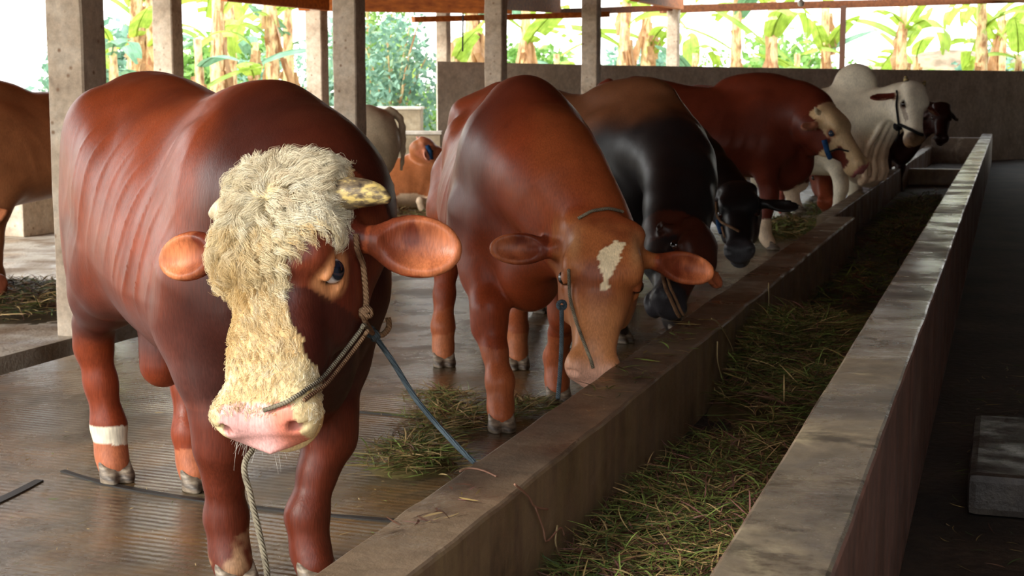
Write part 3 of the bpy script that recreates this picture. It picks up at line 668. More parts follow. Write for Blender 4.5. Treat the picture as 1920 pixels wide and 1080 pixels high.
bull1 = build_cow('bull', 'huge red-brown bull in front with a curly cream face and pink nose', dict(heading=hd1, S=S1, feet=fb, loc=loc_from(fb, hd1, S1) + RT * .035, poll=poll1, muzzle=muz1,
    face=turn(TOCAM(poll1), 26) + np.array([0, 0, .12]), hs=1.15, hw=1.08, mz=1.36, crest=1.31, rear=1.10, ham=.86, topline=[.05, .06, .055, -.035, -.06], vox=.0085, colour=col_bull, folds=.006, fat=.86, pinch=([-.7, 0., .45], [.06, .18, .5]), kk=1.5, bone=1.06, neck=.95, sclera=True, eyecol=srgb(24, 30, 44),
    extra=[scrotum], ear=dict(l=dict(fwd=.12, up=-.25, nf=.25, nu=1.0, len=.21, w=.072, x=.10), r=dict(fwd=.10, up=-.1, nf=.4, nu=1.0, len=.17, w=.058, x=.10)),
    horn=dict(l=([(.035, .09, -.03), (.025, .16, -.025), (.03, .215, -.03), (.045, .248, -.035)], [.040, .037, .027, .008]), r=([(.03, .09, -.03), (.03, .15, -.03), (.045, .195, -.04)], [.034, .030, .012], HORNP))))

# ---- 2: red-brown bull with the white star
def col_star(d):
    n = len(d['U']); U, hc = d['U'], d['hc']; nz = d['N'](2.6, 2); c = base(n, srgb(132, 58, 30))
    c = mixc(c, srgb(158, 84, 44), sstep(-.2, .5, d['N'](2.2, 7)) * .55)
    c = mixc(c, srgb(66, 26, 20), np.exp(-((U[:, 0] - .62 + .1 * nz) / .22) ** 2) * sstep(.6, .9, U[:, 2]) * .75)
    c = mixc(c, srgb(172, 98, 60), ((d['leg'] < .34 + .05 * nz)).astype(float) * .5)
    c = mixc(c, srgb(190, 120, 78), ((d['leg'] < .2 + .05 * nz) & (U[:, 0] < 0)).astype(float) * .5)
    hd = (hc[:, 0] > -.06) & (hc[:, 0] < .7) & (np.abs(hc[:, 1]) < .2) & (hc[:, 2] > -.30) & ~d['ear']
    nh = d['NH'](24, 3) * .012
    hcol = mixc(base(n, srgb(152, 88, 48)), srgb(128, 66, 36), sstep(-.2, .4, d['NH'](8, 8)))
    hcol = mixc(hcol, srgb(204, 140, 90), sstep(.22, .40, hc[:, 0]) * (hc[:, 2] > -.25) * .75)
    hcol = mixc(hcol, srgb(196, 150, 104), np.exp(-((np.abs(hc[:, 1]) - .115) / .025) ** 2 - ((hc[:, 0] - .10) / .07) ** 2) * .5)
    hcol = mixc(hcol, srgb(222, 172, 150), sstep(.50, .58, hc[:, 0]))
    c = mixc(c, hcol, hd.astype(float) * sstep(-.06, .02, hc[:, 0]) * sstep(-.24, -.16, hc[:, 2]))
    y = (hc[:, 1] - .02) / 1.35; x = (hc[:, 0] - .09) / 1.25 + .09 + .01; star = hd & (hc[:, 2] > -.03) & (x > .085 + nh) & (x < .235) & (np.abs(y - np.interp(x, [.09, .13, .235], [.022, .0, -.008])) < np.interp(x, [.085, .10, .14, .235], [.012, .022, .032, .004]) + nh)
    c = mixc(c, srgb(226, 206, 168), star.astype(float))
    c = mixc(c, srgb(44, 26, 20), hd * (np.hypot((hc[:, 0] - .20), (hc[:, 2] + .055) * 1.25) < .030) * (np.abs(hc[:, 1]) > .08) * 1.0)
    c = mixc(c, srgb(140, 66, 36), d['ear'].astype(float)); c = mixc(c, mixc(base(n, srgb(200, 116, 72)), srgb(100, 42, 24), np.clip(sstep(.12, .6, d['eart']) * .95 + sstep(-.2, .5, d['NH'](14, 6)) * .45, 0, 1)), d['earin'])
    return c
fb = feet_px([(1046, 752), (940, 806), (970, 690), (832, 685)]); S2 = 1.08; hd2 = -66
poll2 = atd(1138, 425, 6.45); muz2 = atd(1112, 700, 6.2)
bull2 = build_cow('bull', 'red-brown bull with a tan face and white star, lowering its head to the trough kerb', dict(heading=hd2, S=S2, feet=fb, loc=loc_from(fb, hd2, S2) + RT * .05, poll=poll2, muzzle=muz2,
    face=turn(TOCAM(poll2), -4) + np.array([0, 0, .15]), hs=1.08, hw=1.18, mz=1.1, vox=.0105, crest=1.39, topline=[0, .02, 0, -.01, -.03], colour=col_star, bone=1.0, neck=1.05, fat=.88, pinch=.3, extra=[scrotum],
    ear=dict(fwd=.05, up=-.12, nf=.3, nu=1.0, len=.23, w=.062)))
def hm(d, lo=-.06, z0=-.30):
    hc = d['hc']; return (hc[:, 0] > lo) & (hc[:, 0] < .7) & (np.abs(hc[:, 1]) < .22) & (hc[:, 2] > z0) & (hc[:, 2] < .1) & ~d['ear']
def simple(cbody, chead=None, cleg=None, cmuz=None, cear=None, cearin=None, cback=None, blend=.5, eyepatch=None, extra=None):
    def f(d):
        n = len(d['U']); U, hc = d['U'], d['hc']; nz = d['N'](2.5, 4); c = base(n, cbody)
        c = mixc(c, np.asarray(cbody) * .62, sstep(-.1, .6, nz) * blend)
        if cback is not None: c = mixc(c, cback, sstep(1.18, 1.42, U[:, 2] + .12 * nz))
        if cleg is not None: c = mixc(c, cleg, ((d['leg'] < .25 + .05 * nz)).astype(float))
        h_ = hm(d)
        if chead is not None: c = mixc(c, chead, h_ * sstep(-.06, .0, hc[:, 0]) * sstep(-.26, -.2, hc[:, 2]))
        if cmuz is not None: c = mixc(c, cmuz, h_ * sstep(.46, .52, hc[:, 0]))
        if eyepatch is not None: c = mixc(c, eyepatch, h_ * (np.abs(hc[:, 1]) > .07) * (1 - sstep(.03, .05, np.hypot(hc[:, 0] - .2, hc[:, 2] + .055))))
        c = mixc(c, cear if cear is not None else cbody, d['ear'].astype(float)); c = mixc(c, cearin if cearin is not None else srgb(190, 120, 80), d['earin'])
        if extra: c = extra(d, c, nz, h_)
        return c
    return f
def ground_of(P): return np.array([P[0], P[1], 0.0])
def place(px, d, heading, S, lx=0.0):
    """body origin so that local point lx on the midline stands at picture column px, depth d"""
    P = ground_of(atd(px, 300, d)); th = math.radians(heading); return P - np.array([math.cos(th), math.sin(th), 0]) * lx * S

# ---- 3: black bull with a brown back
def ex3(d, c, nz, h_):
    hc = d['hc']; c = mixc(c, srgb(70, 34, 22), h_ * (hc[:, 2] > -.055) * (hc[:, 0] < .46)); c = mixc(c, srgb(70, 34, 22), h_ * (np.abs(hc[:, 1]) > .0) * (hc[:, 0] < .12)); return mixc(c, srgb(60, 30, 20), (d['ear'] | (d['earin'] > 0)) * (hc[:, 1] < 0) * 1.0)
P3 = place(1190, 9.5, -32, 1.07, .45)
bull3 = build_cow('bull', 'black bull with a brown back, muzzle down behind the star-faced bull', dict(heading=-32, S=1.07, loc=P3, poll=atd(1322, 440, 8.3), muzzle=atd(1256, 616, 7.7),
    face=turn(TOCAM(atd(1300, 440, 8.3)), -30) + np.array([0, 0, -.1]), hs=1.0, vox=.016, crest=1.42, topline=[.02, .05, .02, .03, 0],
    colour=simple(srgb(30, 27, 28), srgb(34, 32, 34), srgb(40, 30, 26), srgb(52, 50, 54), srgb(90, 42, 26), srgb(196, 110, 72), srgb(106, 66, 42), .4, None, ex3), ear=dict(l=dict(fwd=-.35, up=-.1, nf=.3, len=.16, w=.045), r=dict(fwd=.1, up=-.9, nf=.3, len=.04, w=.03))))
# ---- 4: black bull
P4 = place(1222, 12.3, -55, 1.02, .45)
bull4 = build_cow('bull', 'black bull facing the camera with a halter, shiny nose and black ears', dict(heading=-55, S=1.02, loc=P4, poll=atd(1384, 350, 10.9), muzzle=atd(1386, 468, 10.45),
    face=turn(TOCAM(atd(1384, 350, 10.9)), 2) + np.array([0, 0, .35]), hs=1.08, vox=.018,
    colour=simple(srgb(24, 22, 23), srgb(26, 25, 27), None, srgb(60, 60, 64), srgb(22, 20, 20), srgb(30, 27, 27), None, .2), ear=dict(fwd=.08, up=-.12, nf=.3, len=.22, w=.05)))
# ---- 5: mahogany bull side on, cream face
def ex5(d, c, nz, h_):
    hc = d['hc']; hd = (hc[:, 0] > -.06) & (hc[:, 0] < .7) & (np.abs(hc[:, 1]) < .22) & (hc[:, 2] > -.33) & (hc[:, 2] < .1) & ~d['ear']
    c = mixc(c, srgb(96, 40, 26), hd.astype(float)); cream = hd & ((hc[:, 2] > -.085 + .03 * d['NH'](12, 2)) | (hc[:, 0] > .47) | ((hc[:, 0] > .25) & (hc[:, 0] < .31)))
    c = mixc(c, srgb(206, 176, 134), cream.astype(float)); c = mixc(c, srgb(150, 80, 52), hd * (1 - sstep(.028, .05, np.hypot(hc[:, 0] - .2, hc[:, 2] + .055))) * .9)
    c = mixc(c, srgb(198, 120, 116), hd * (hc[:, 0] > .555)); 
    thr = (hc[:, 0] > .0) & (hc[:, 0] < .5) & (hc[:, 2] < -.30) & (hc[:, 2] > -.75) & (np.abs(hc[:, 1]) < .14) & (d['U'][:, 0] > .95)
    c = mixc(c, srgb(206, 132, 78), thr.astype(float) * .8); c = mixc(c, srgb(224, 200, 170), (d['leg'] < .26) & (d['U'][:, 0] > 0)); return c
S5 = 1.17; P5 = place(1322, 15.2, 12, S5, 0); th5 = math.radians(12)
w5 = lambda a, b, z=0.0: P5 + np.array([math.cos(th5) * a - math.sin(th5) * b, math.sin(th5) * a + math.cos(th5) * b, z]) * S5
bull5 = build_cow('bull', 'mahogany bull standing side-on with a cream face and blue halter', dict(heading=12, S=S5, loc=P5, feet=[atd(1494, 398, 15.4), w5(.56, -.21), w5(-.66, .21), w5(-.60, -.21)], poll=atd(1552, 205, 14.6), muzzle=atd(1634, 308, 14.4),
    face=np.array([.80, -.35, .55]), hs=1.02, hw=1.0, mz=.95, vox=.02, belly=.06, dewlap=.04, crest=1.40, topline=[0, .0, -.03, -.07, -.17], neck=1.05,
    colour=simple(srgb(106, 46, 30), None, None, None, srgb(150, 110, 84), srgb(170, 110, 84), srgb(112, 48, 30), .5, None, ex5), eyecol=srgb(40, 60, 84), ear=dict(fwd=-.1, up=-.2, len=.16, w=.045), extra=[scrotum],
    horn=([(.02, .09, -.03), (-.01, .14, -.02), (-.04, .17, 0)], [.026, .02, .006], HORNP)))
# ---- 6: white humped bull
def ex6(d, c, nz, h_):
    U = d['U']; c = mixc(c, srgb(52, 42, 38), h_ * (np.abs(d['hc'][:, 1]) > .06) * (1 - sstep(.030, .046, np.hypot(d['hc'][:, 0] - .205, d['hc'][:, 2] + .055)))); c = mixc(c, srgb(170, 138, 108), np.exp(-((U[:, 0] - .1) / .22) ** 2) * sstep(1.15, 1.35, U[:, 2]) * .7)
    c = mixc(c, srgb(206, 160, 116), sstep(.5, .8, U[:, 0]) * (1 - sstep(.8, 1.15, U[:, 2])) * .6); c = mixc(c, srgb(120, 96, 80), h_ * (d['hc'][:, 2] < -.05) * (d['hc'][:, 2] > -.10) * (d['hc'][:, 0] > .22) * (d['hc'][:, 0] < .36) * .7); return c
def pleats(Fd, S, H, R, hs):
    for j, (y0, k_) in enumerate(((-.17, .86), (-.11, .95), (-.05, 1.02), (.02, 1.03), (.09, .95))):
        pts = spline([H(.16 + .03 * j, y0 * .6, -.24), np.array([.92 * k_, y0, .84]) * S, np.array([.93 * k_, y0, .58]) * S, np.array([.76, y0, .52]) * S], 8)
        Fd.chain(pts, np.array([.028, .030, .032, .034, .034, .034, .04, .05]) * S, .010)
P6 = place(1500, 17.6, -12, 1.06, 0)
bull6 = build_cow('bull', 'white humped bull with pleated dewlap and black nose by the far wall', dict(heading=-12, S=1.06, loc=P6, poll=atd(1716, 160, 16.6), muzzle=atd(1728, 268, 16.3),
    face=turn(TOCAM(atd(1716, 160, 16.6)), -38) + np.array([0, 0, .3]), hs=1.12, hw=.98, mz=.95, vox=.017, hump=((.60, 0, 1.56), (.24, .12, .23)), dewlap=.16, topline=[.02, .04, .02, .04, .02],
    colour=simple(srgb(232, 222, 198), srgb(236, 226, 204), srgb(236, 230, 218), srgb(40, 34, 34), srgb(176, 130, 106), srgb(110, 48, 36), None, .18, srgb(60, 44, 38), ex6), ear=dict(fwd=.15, up=-.35, nf=-.4, len=.24, w=.045, x=.09), extra=[pleats, scrotum],
    horn=([(.0, .075, -.02), (-.04, .10, .0), (-.07, .11, .01)], [.03, .024, .01])))
# ---- 7: dark bull beyond the white one
P7 = place(1612, 22.8, -22, 1.0, 0)
bull7 = build_cow('bull', 'very dark brown bull, only its head showing beyond the white bull', dict(heading=-22, S=1.0, loc=P7, poll=atd(1766, 196, 21.6), muzzle=atd(1768, 280, 21.2), face=turn(TOCAM(atd(1766, 196, 21.6)), -10) + np.array([0, 0, .2]),
    hs=1.05, vox=.026, neck=.9, colour=simple(srgb(46, 20, 16), srgb(44, 19, 15), None, srgb(40, 22, 18), srgb(40, 18, 14), srgb(52, 24, 18), None, .3), ear=dict(up=-.9, len=.16, w=.045)))
# ---- 8: brown back between 5 and 6
P8 = place(1395, 19.6, -10, 1.15, 0)
bull8 = build_cow('bull', 'chestnut bull mostly hidden behind the mahogany bull, only its back showing', dict(heading=-10, S=1.13, loc=P8, poll=atd(1545, 300, 18.0), muzzle=atd(1550, 380, 17.6), face=TOCAM(P8), hs=1.0, vox=.028,
    colour=simple(srgb(138, 66, 42), None, srgb(190, 110, 96), None, None, None, None, .4)))
# ---- 9: brown one at the left edge
P9 = place(66, 11.6, 255, 1.08, 0)
cow9 = build_cow('cow', 'tan-brown cow at the left edge behind the nearest pillar, bending to eat hay', dict(heading=255, S=1.08, loc=P9, cow=1, poll=atd(-110, 440, 10.7), muzzle=atd(-22, 530, 10.5), face=TOCAM(P9), hs=1.0, vox=.02, belly=.10, topline=[0, .0, .02, .04, 0],
    colour=simple(srgb(164, 104, 66), srgb(128, 66, 40), srgb(150, 96, 62), srgb(150, 84, 60), None, None, None, .45)))
# ---- 10: pale rump between pillar and bull
P10 = place(590, 16.2, 204, .97, 0)
cow10 = build_cow('cow', 'pale grey-cream cow seen from its rump, behind the big bull\'s neck', dict(heading=204, S=.97, loc=P10, cow=1, poll=atd(440, 400, 15.2), muzzle=atd(420, 440, 15.0), face=TOCAM(P10), hs=.95, vox=.02,
    colour=simple(srgb(196, 178, 150), None, srgb(214, 200, 176), None, None, None, None, .35)))
# ---- 11: lying brown and white cow
P11 = place(748, 19.6, 24, .80, 0) + np.array([0, 0, -.42]); t11 = math.radians(24)
w11 = lambda a, b, z: P11 + np.array([math.cos(t11) * a - math.sin(t11) * b, math.sin(t11) * a + math.cos(t11) * b, 0]) + np.array([0, 0, .42 + z])
def ex11(d, c, nz, h_): return mixc(c, srgb(226, 206, 178), ((d['U'][:, 2] < .80 + .12 * nz) & (np.abs(d['U'][:, 1]) > .2)).astype(float) * .8)
cow11 = build_cow('cow', 'ginger and white cow lying on the floor with folded legs, beyond the bulls', dict(heading=24, S=.80, loc=P11, cow=1, feet=[w11(.62, .22, .02), w11(.30, -.40, .02), w11(-.2, .4, .02), w11(-.05, -.42, .03)], poll=atd(792, 262, 19.4), muzzle=atd(838, 288, 19.6), face=np.array([.2, -.4, .9]), hs=1.0, vox=.02,
    colour=simple(srgb(178, 110, 68), srgb(206, 130, 96), None, srgb(220, 180, 160), srgb(214, 140, 112), srgb(226, 160, 136), None, .25, None, ex11)))
# ------------------------------------------------------------------ hair of the big bull
from mathutils.bvhtree import BVHTree
def world_V(sp): return sp['V'] @ sp['Rz'].T + np.array(sp['root'].location)
def normals(V, Q):
    n = np.cross(V[Q[:, 2]] - V[Q[:, 0]], V[Q[:, 3]] - V[Q[:, 1]]); N = np.zeros_like(V)
    for k in range(4): np.add.at(N, Q[:, k], n)
    return N / (np.linalg.norm(N, axis=1)[:, None] + 1e-12)
def strands(name, P, D, parent, mat, col, rad):
    """P: (n, m, 3) points; three-sided tapering strands in one mesh"""
    n, m, _ = P.shape; T = np.gradient(P, axis=1); T /= np.linalg.norm(T, axis=2)[..., None] + 1e-9
    A = np.cross(T, D[:, None, :] + 0 * T); A /= np.linalg.norm(A, axis=2)[..., None] + 1e-9; B = np.cross(T, A)
    r = (rad[:, None] if np.ndim(rad) else np.full((n, 1), rad)) * np.linspace(1, .25, m)[None, :]
    V = np.stack([P + r[..., None] * (math.cos(a) * A + math.sin(a) * B) for a in (0, 2.094, 4.189)], 2)      # n,m,3,3
    idx = np.arange(n * m * 3).reshape(n, m, 3); Fq = []
    for k in range(3):
        a = idx[:, :-1, k]; b = idx[:, :-1, (k + 1) % 3]; c = idx[:, 1:, (k + 1) % 3]; d = idx[:, 1:, k]; Fq.append(np.stack([a, b, c, d], -1).reshape(-1, 4))
    C = np.repeat(np.repeat(col[:, None, None, :], m, 1), 3, 2); g_ = np.linspace(.72, 1.1, m)[None, :, None, None]
    return mesh_obj(name, V.reshape(-1, 3), np.concatenate(Fq), mat, parent, (C * g_).reshape(-1, 3))
def face_hair(sp, n=19000):
    V, hc, C = sp['V'], sp['hc'], sp['C']; N = normals(V, sp['Q']); R = sp['R']; hs = sp['hsz']
    up = (hc[:, 2] > -.14) & (hc[:, 0] > -.07) & (hc[:, 0] < .545) & (np.abs(hc[:, 1]) < .2)
    cream = up & ~((hc[:, 1] > .10) & (hc[:, 0] < .03)) & (C[:, 2] > .17) & (C[:, 0] > .35) & ((N @ R[:, 2]) > -.35)
    ids = np.flatnonzero(cream); wgt = np.where(hc[ids, 0] < .27, 1.0, .62); rs = np.random.default_rng(5)
    pick = rs.choice(ids, n, p=wgt / wgt.sum()); Pr = V[pick] + rs.normal(0, .003, (n, 3)); Nn = N[pick]; h_ = hc[pick]
    nc = 520; ci = rs.choice(ids, nc, p=wgt / wgt.sum()); cl = hc[ci]
    own = np.concatenate([np.argmin(((h_[i:i + 2000, None, :] - cl[None]) ** 2).sum(2), 1) for i in range(0, n, 2000)])
    def flow(q):   # whorl high on the forehead, hair running out of it and down the nose
        v = q[:, :2] - np.array([.045, -.005]); r = np.linalg.norm(v, axis=1)[:, None] + 1e-6; f = v / r; f = f + np.array([1.1, 0]) * sstep(.08, .25, q[:, 0])[:, None]
        sw = .55 * vnoise(q, 9, 3)[:, None] * np.stack([-f[:, 1], f[:, 0]], 1) * 2.0; f = f + sw; return f / (np.linalg.norm(f, axis=1)[:, None] + 1e-6)
    fc = flow(cl)[own] * .75 + flow(h_) * .25; D3 = fc[:, :1] * R[:, 0] + fc[:, 1:] * R[:, 1]; D3 = D3 - Nn * (D3 * Nn).sum(1)[:, None]; D3 /= np.linalg.norm(D3, axis=1)[:, None] + 1e-9
    W = np.cross(Nn, D3)
    L = np.interp(h_[:, 0], [-.05, .05, .18, .26, .36, .5], [.066, .060, .058, .036, .024, .014]) * hs * rs.uniform(.75, 1.2, n)
    amp = np.interp(h_[:, 0], [0, .2, .3, .5], [.0105, .0105, .004, .0012]) * hs; ph = rs.uniform(0, 6.28, nc)[own] + rs.normal(0, .22, n); fr = rs.uniform(.9, 1.7, nc)[own]
    lift = np.interp(h_[:, 0], [0, .2, .3, .5], [.022, .020, .010, .004]) * hs * rs.uniform(.6, 1.25, nc)[own] * rs.uniform(.7, 1.15, n)
    m = 8; t = np.linspace(0, 1, m)[None, :, None]
    Cc = V[ci][own]; pull = (Cc - Pr); pull = pull - Nn * (pull * Nn).sum(1)[:, None]
    Pn = Pr[:, None, :] - .003 * Nn[:, None, :] + L[:, None, None] * t * D3[:, None, :] * .85 + Nn[:, None, :] * (lift[:, None, None] * np.sin(np.pi * np.clip(t * 1.08, 0, 1)) * (1.0)) \
        + W[:, None, :] * amp[:, None, None] * np.sin(6.28 * fr[:, None, None] * t + ph[:, None, None]) * t ** .6 \
        + Nn[:, None, :] * amp[:, None, None] * .7 * np.cos(6.28 * fr[:, None, None] * t + ph[:, None, None]) * t + pull[:, None, :] * .45 * t
    tone = rs.random(nc)[own] * .6 + rs.random(n) * .4
    c = mixc(base(n, srgb(240, 222, 180)), srgb(250, 242, 218), sstep(.55, .95, tone)); c = mixc(c, srgb(206, 164, 98), sstep(.62, .15, tone) * 0 + (1 - sstep(.12, .42, tone)) * .75)
    yel = sstep(-.1, .5, vnoise(h_, 7, 14)) * sstep(.1, .25, h_[:, 0]); c = mixc(c, srgb(212, 172, 98), yel * .65)
    c = mixc(c, srgb(236, 228, 204), (h_[:, 0] < .12) * .5)
    return strands('hair', Pn, Nn, sp['root'], HAIRM, c, .00075 * np.ones(n))
face_hair(bull1)
def whiskers(sp):
    rs = np.random.default_rng(8); P = []; n = 70
    for i in range(n):
        y = rs.uniform(-.085, .05); x = rs.uniform(.50, .585); z = -.14 + rs.uniform(-.03, .03) if rs.random() < .7 else -.10
        a = sp['Hl'](x, y - .01 * (y < -.05), z); d = sp['R'] @ unit([rs.uniform(.2, .9), rs.uniform(-1.1, -.1) if y < -.03 else rs.uniform(-.3, .3), rs.uniform(-.9, -.3)]); L = rs.uniform(.02, .06) * (1.8 if y < -.05 and rs.random() < .5 else 1)
        t = np.linspace(0, 1, 6)[:, None]; P.append(a + d * L * t + np.array([0, 0, -1]) * .35 * L * t ** 2)
    return strands('whiskers', np.array(P), np.tile([0.3, .9, .2], (n, 1)), sp['root'], HAIRM, base(n, srgb(225, 215, 200)), .0006 * np.ones(n))
whiskers(bull1)

# ------------------------------------------------------------------ halters (worn) and lead ropes
def bvh(sp): return BVHTree.FromPolygons([tuple(v) for v in world_V(sp)], [tuple(int(i) for i in q) for q in sp['Q']])
def on_skin(tree, px, py, off=.008):
    r = ray(px, py); r = r / np.linalg.norm(r); h_ = tree.ray_cast(Vector(CAMP), Vector(r)); 
    return None if h_[0] is None else np.array(h_[0]) + np.array(h_[1]) * off
def skin_path(tree, pts, off=.008, d=None):
    out = []; prev = None
    for a, b in zip(pts[:-1], pts[1:]):
        for t in np.linspace(0, 1, 7)[:-1]:
            q = on_skin(tree, a[0] + (b[0] - a[0]) * t, a[1] + (b[1] - a[1]) * t, off)
            if q is not None and (prev is None or np.linalg.norm(q - prev) < .25): out.append(q); prev = q
    q = on_skin(tree, *pts[-1], off)
    if q is not None and np.linalg.norm(q - prev) < .25: out.append(q)
    out = np.array(out)
    for _ in range(2): out[1:-1] = .25 * out[:-2] + .5 * out[1:-1] + .25 * out[2:]
    return out
def to_local(sp, o):
    o.parent = sp['root']; o.matrix_parent_inverse = Matrix.LocRotScale(sp['root'].location, sp['root'].rotation_euler, (1, 1, 1)).inverted(); return o
def rope(pts, r, mat, name='halter', n=8, N=None):
    P = spline(pts, N or max(12, len(pts) * 4)); return MB().tube(P, r, n).build(name, mat, smooth=True)
def knot(c, r, mat, name='knot', seed=0):
    mb = MB(); rs = np.random.default_rng(seed)
    for k in range(4):
        u = unit(rs.normal(size=3)); v = unit(np.cross(u, rs.normal(size=3))); a = np.linspace(0, 6.28, 14)
        mb.tube(c + r * (np.cos(a)[:, None] * u + np.sin(a)[:, None] * v), r * .42, 6, cap=False)
    return mb.build(name, mat, smooth=True)
t1 = bvh(bull1)
hp = skin_path(t1, [(668, 440), (674, 490), (680, 560), (676, 600)], .012); to_local(bull1, rope(hp, .0085, ROPE_T))
ring = on_skin(t1, 684, 622, .028); ring = ring if ring is not None else atd(684, 622, 4.2)
hp2 = skin_path(t1, [(676, 608), (640, 655), (600, 705), (565, 742), (540, 758), (500, 770)], .012); to_local(bull1, rope(np.vstack([ring, hp2]), .0065, ROPE_G))
hp3 = hp2[:max(6, int(len(hp2) * .62))] + np.array([.010, 0, -.016]); to_local(bull1, rope(np.vstack([ring, hp3]), .006, ROPE_T))
to_local(bull1, rope(np.vstack([hp[-1:], ring[None]]), .008, ROPE_T)); to_local(bull1, knot(on_skin(t1, 676, 585, .016) if on_skin(t1, 676, 585) is not None else hp[-1], .016, ROPE_T, seed=1))
kn1 = to_local(bull1, knot(ring, .019, ROPE_B, seed=2)); dr_ = ring
hook = [ring + RT * .012, ring + RT * .030 + UP * -.002, ring + RT * .048 + UP * .02, ring + RT * .046 + UP * .05]; to_local(bull1, rope(np.array(hook), .009, ROPE_T))
e1 = atz(878, 866, .43); e1[0] = -1.505
lead = np.array([ring, ring + RT * .06 - UP * .085, .55 * ring + .45 * e1 + np.array([0, 0, -.035]), .2 * ring + .8 * e1 + np.array([0, 0, -.02]), e1])
tag(rope(lead, .009, ROPE_B, 'lead_rope', N=40), 'taut blue-grey rope tying the big bull\'s halter to the trough kerb', 'rope', None)
q0 = bull1['H'](.50, -.01, -.19)
fall = [q0, atd(462, 860, 4.02), atd(470, 930, 4.0), atd(484, 990, 3.97), atd(500, 1070, 3.95), atd(512, 1180, 3.93), atd(520, 1268, 3.93), atd(560, 1275, 3.9)]
fall = [np.array([f_[0], f_[1], max(f_[2], .012)]) for f_ in fall]
tag(rope(np.array(fall), .0085, ROPE_G, 'hanging_rope', N=60), 'pale grey rope hanging straight down from under the big bull\'s chin', 'rope')
r3 = [atd(333, 655, 4.95), atd(345, 710, 4.85), atd(368, 775, 4.75), atd(398, 835, 4.68), atd(420, 880, 4.66)]
tag(rope(np.array(r3), .008, ROPE_G, 'slack_rope', N=30), 'pale slack rope slanting across the big bull\'s right foreleg', 'rope')
t2 = bvh(bull2)
for pth, mt in (([(1068, 505), (1072, 560), (1085, 610), (1100, 655), (1112, 690)], ROPE_G), ([(1085, 412), (1110, 398), (1140, 394), (1165, 400)], ROPE_G)):
    q = skin_path(t2, pth, .010)
    if len(q) > 3: to_local(bull2, rope(q, .007, mt))
k2 = on_skin(t2, 1066, 572, .0); k2 = atd(1054, 572, 6.4) if k2 is None else k2 - RT * .03 + FW * -.02
to_local(bull2, knot(k2, .018, ROPE_B, seed=4))
e2 = [k2, atd(1053, 640, 6.35), atd(1050, 700, 6.3), atd(1046, 748, 6.25)]
e2[-1][0] = min(e2[-1][0], -1.515)
tag(rope(np.array(e2), .0095, ROPE_B, 'lead_rope', N=30), 'blue-grey rope hanging beside the star-faced bull\'s cheek', 'rope')
t3 = bvh(bull3)
q = skin_path(t3, [(1243, 498), (1246, 535), (1258, 565), (1272, 592)], .012)
if len(q) > 3: to_local(bull3, rope(q, .010, ROPE_T)); to_local(bull3, rope(q + RT * .022 + UP * .01, .008, ROPE_T))
t4 = bvh(bull4)
for pth, mt, rr in (([(1344, 380), (1346, 400), (1352, 414), (1372, 428), (1386, 436)], ROPE_T, .010), ([(1350, 412), (1352, 425), (1356, 436)], ROPE_BL, .022), ([(1356, 425), (1362, 445)], ROPE_T, .008)):
    q = skin_path(t4, pth, .012)
    if len(q) > 2: to_local(bull4, rope(q, rr, mt))
t5 = bvh(bull5)
for pth, mt, rr in (([(1546, 262), (1552, 285), (1566, 312)], ROPE_BL, .026), ([(1552, 285), (1572, 278), (1592, 284)], ROPE_K, .009)):
    q = skin_path(t5, pth, .012)
    if len(q) > 2: to_local(bull5, rope(q, rr, mt))
t6 = bvh(bull6)
for pth, rr in (([(1682, 172), (1682, 200), (1686, 232)], .012), ([(1686, 232), (1702, 240), (1718, 250), (1730, 254)], .018)):
    q = skin_path(t6, pth, .012)
    if len(q) > 2: to_local(bull6, rope(q, rr, ROPE_K))
q = on_skin(t6, 1684, 235, .02)
if q is not None:
    to_local(bull6, knot(q, .04, ROPE_K, seed=6)); to_local(bull6, rope(np.array([q, q - UP * .08 + RT * .01, q - UP * .17 - RT * .03]), .012, ROPE_K))
t11_ = bvh(cow11); q = skin_path(t11_, [(800, 272), (806, 285), (808, 298)], .02)
if len(q) > 2: to_local(cow11, rope(q, .03, ROPE_BL))

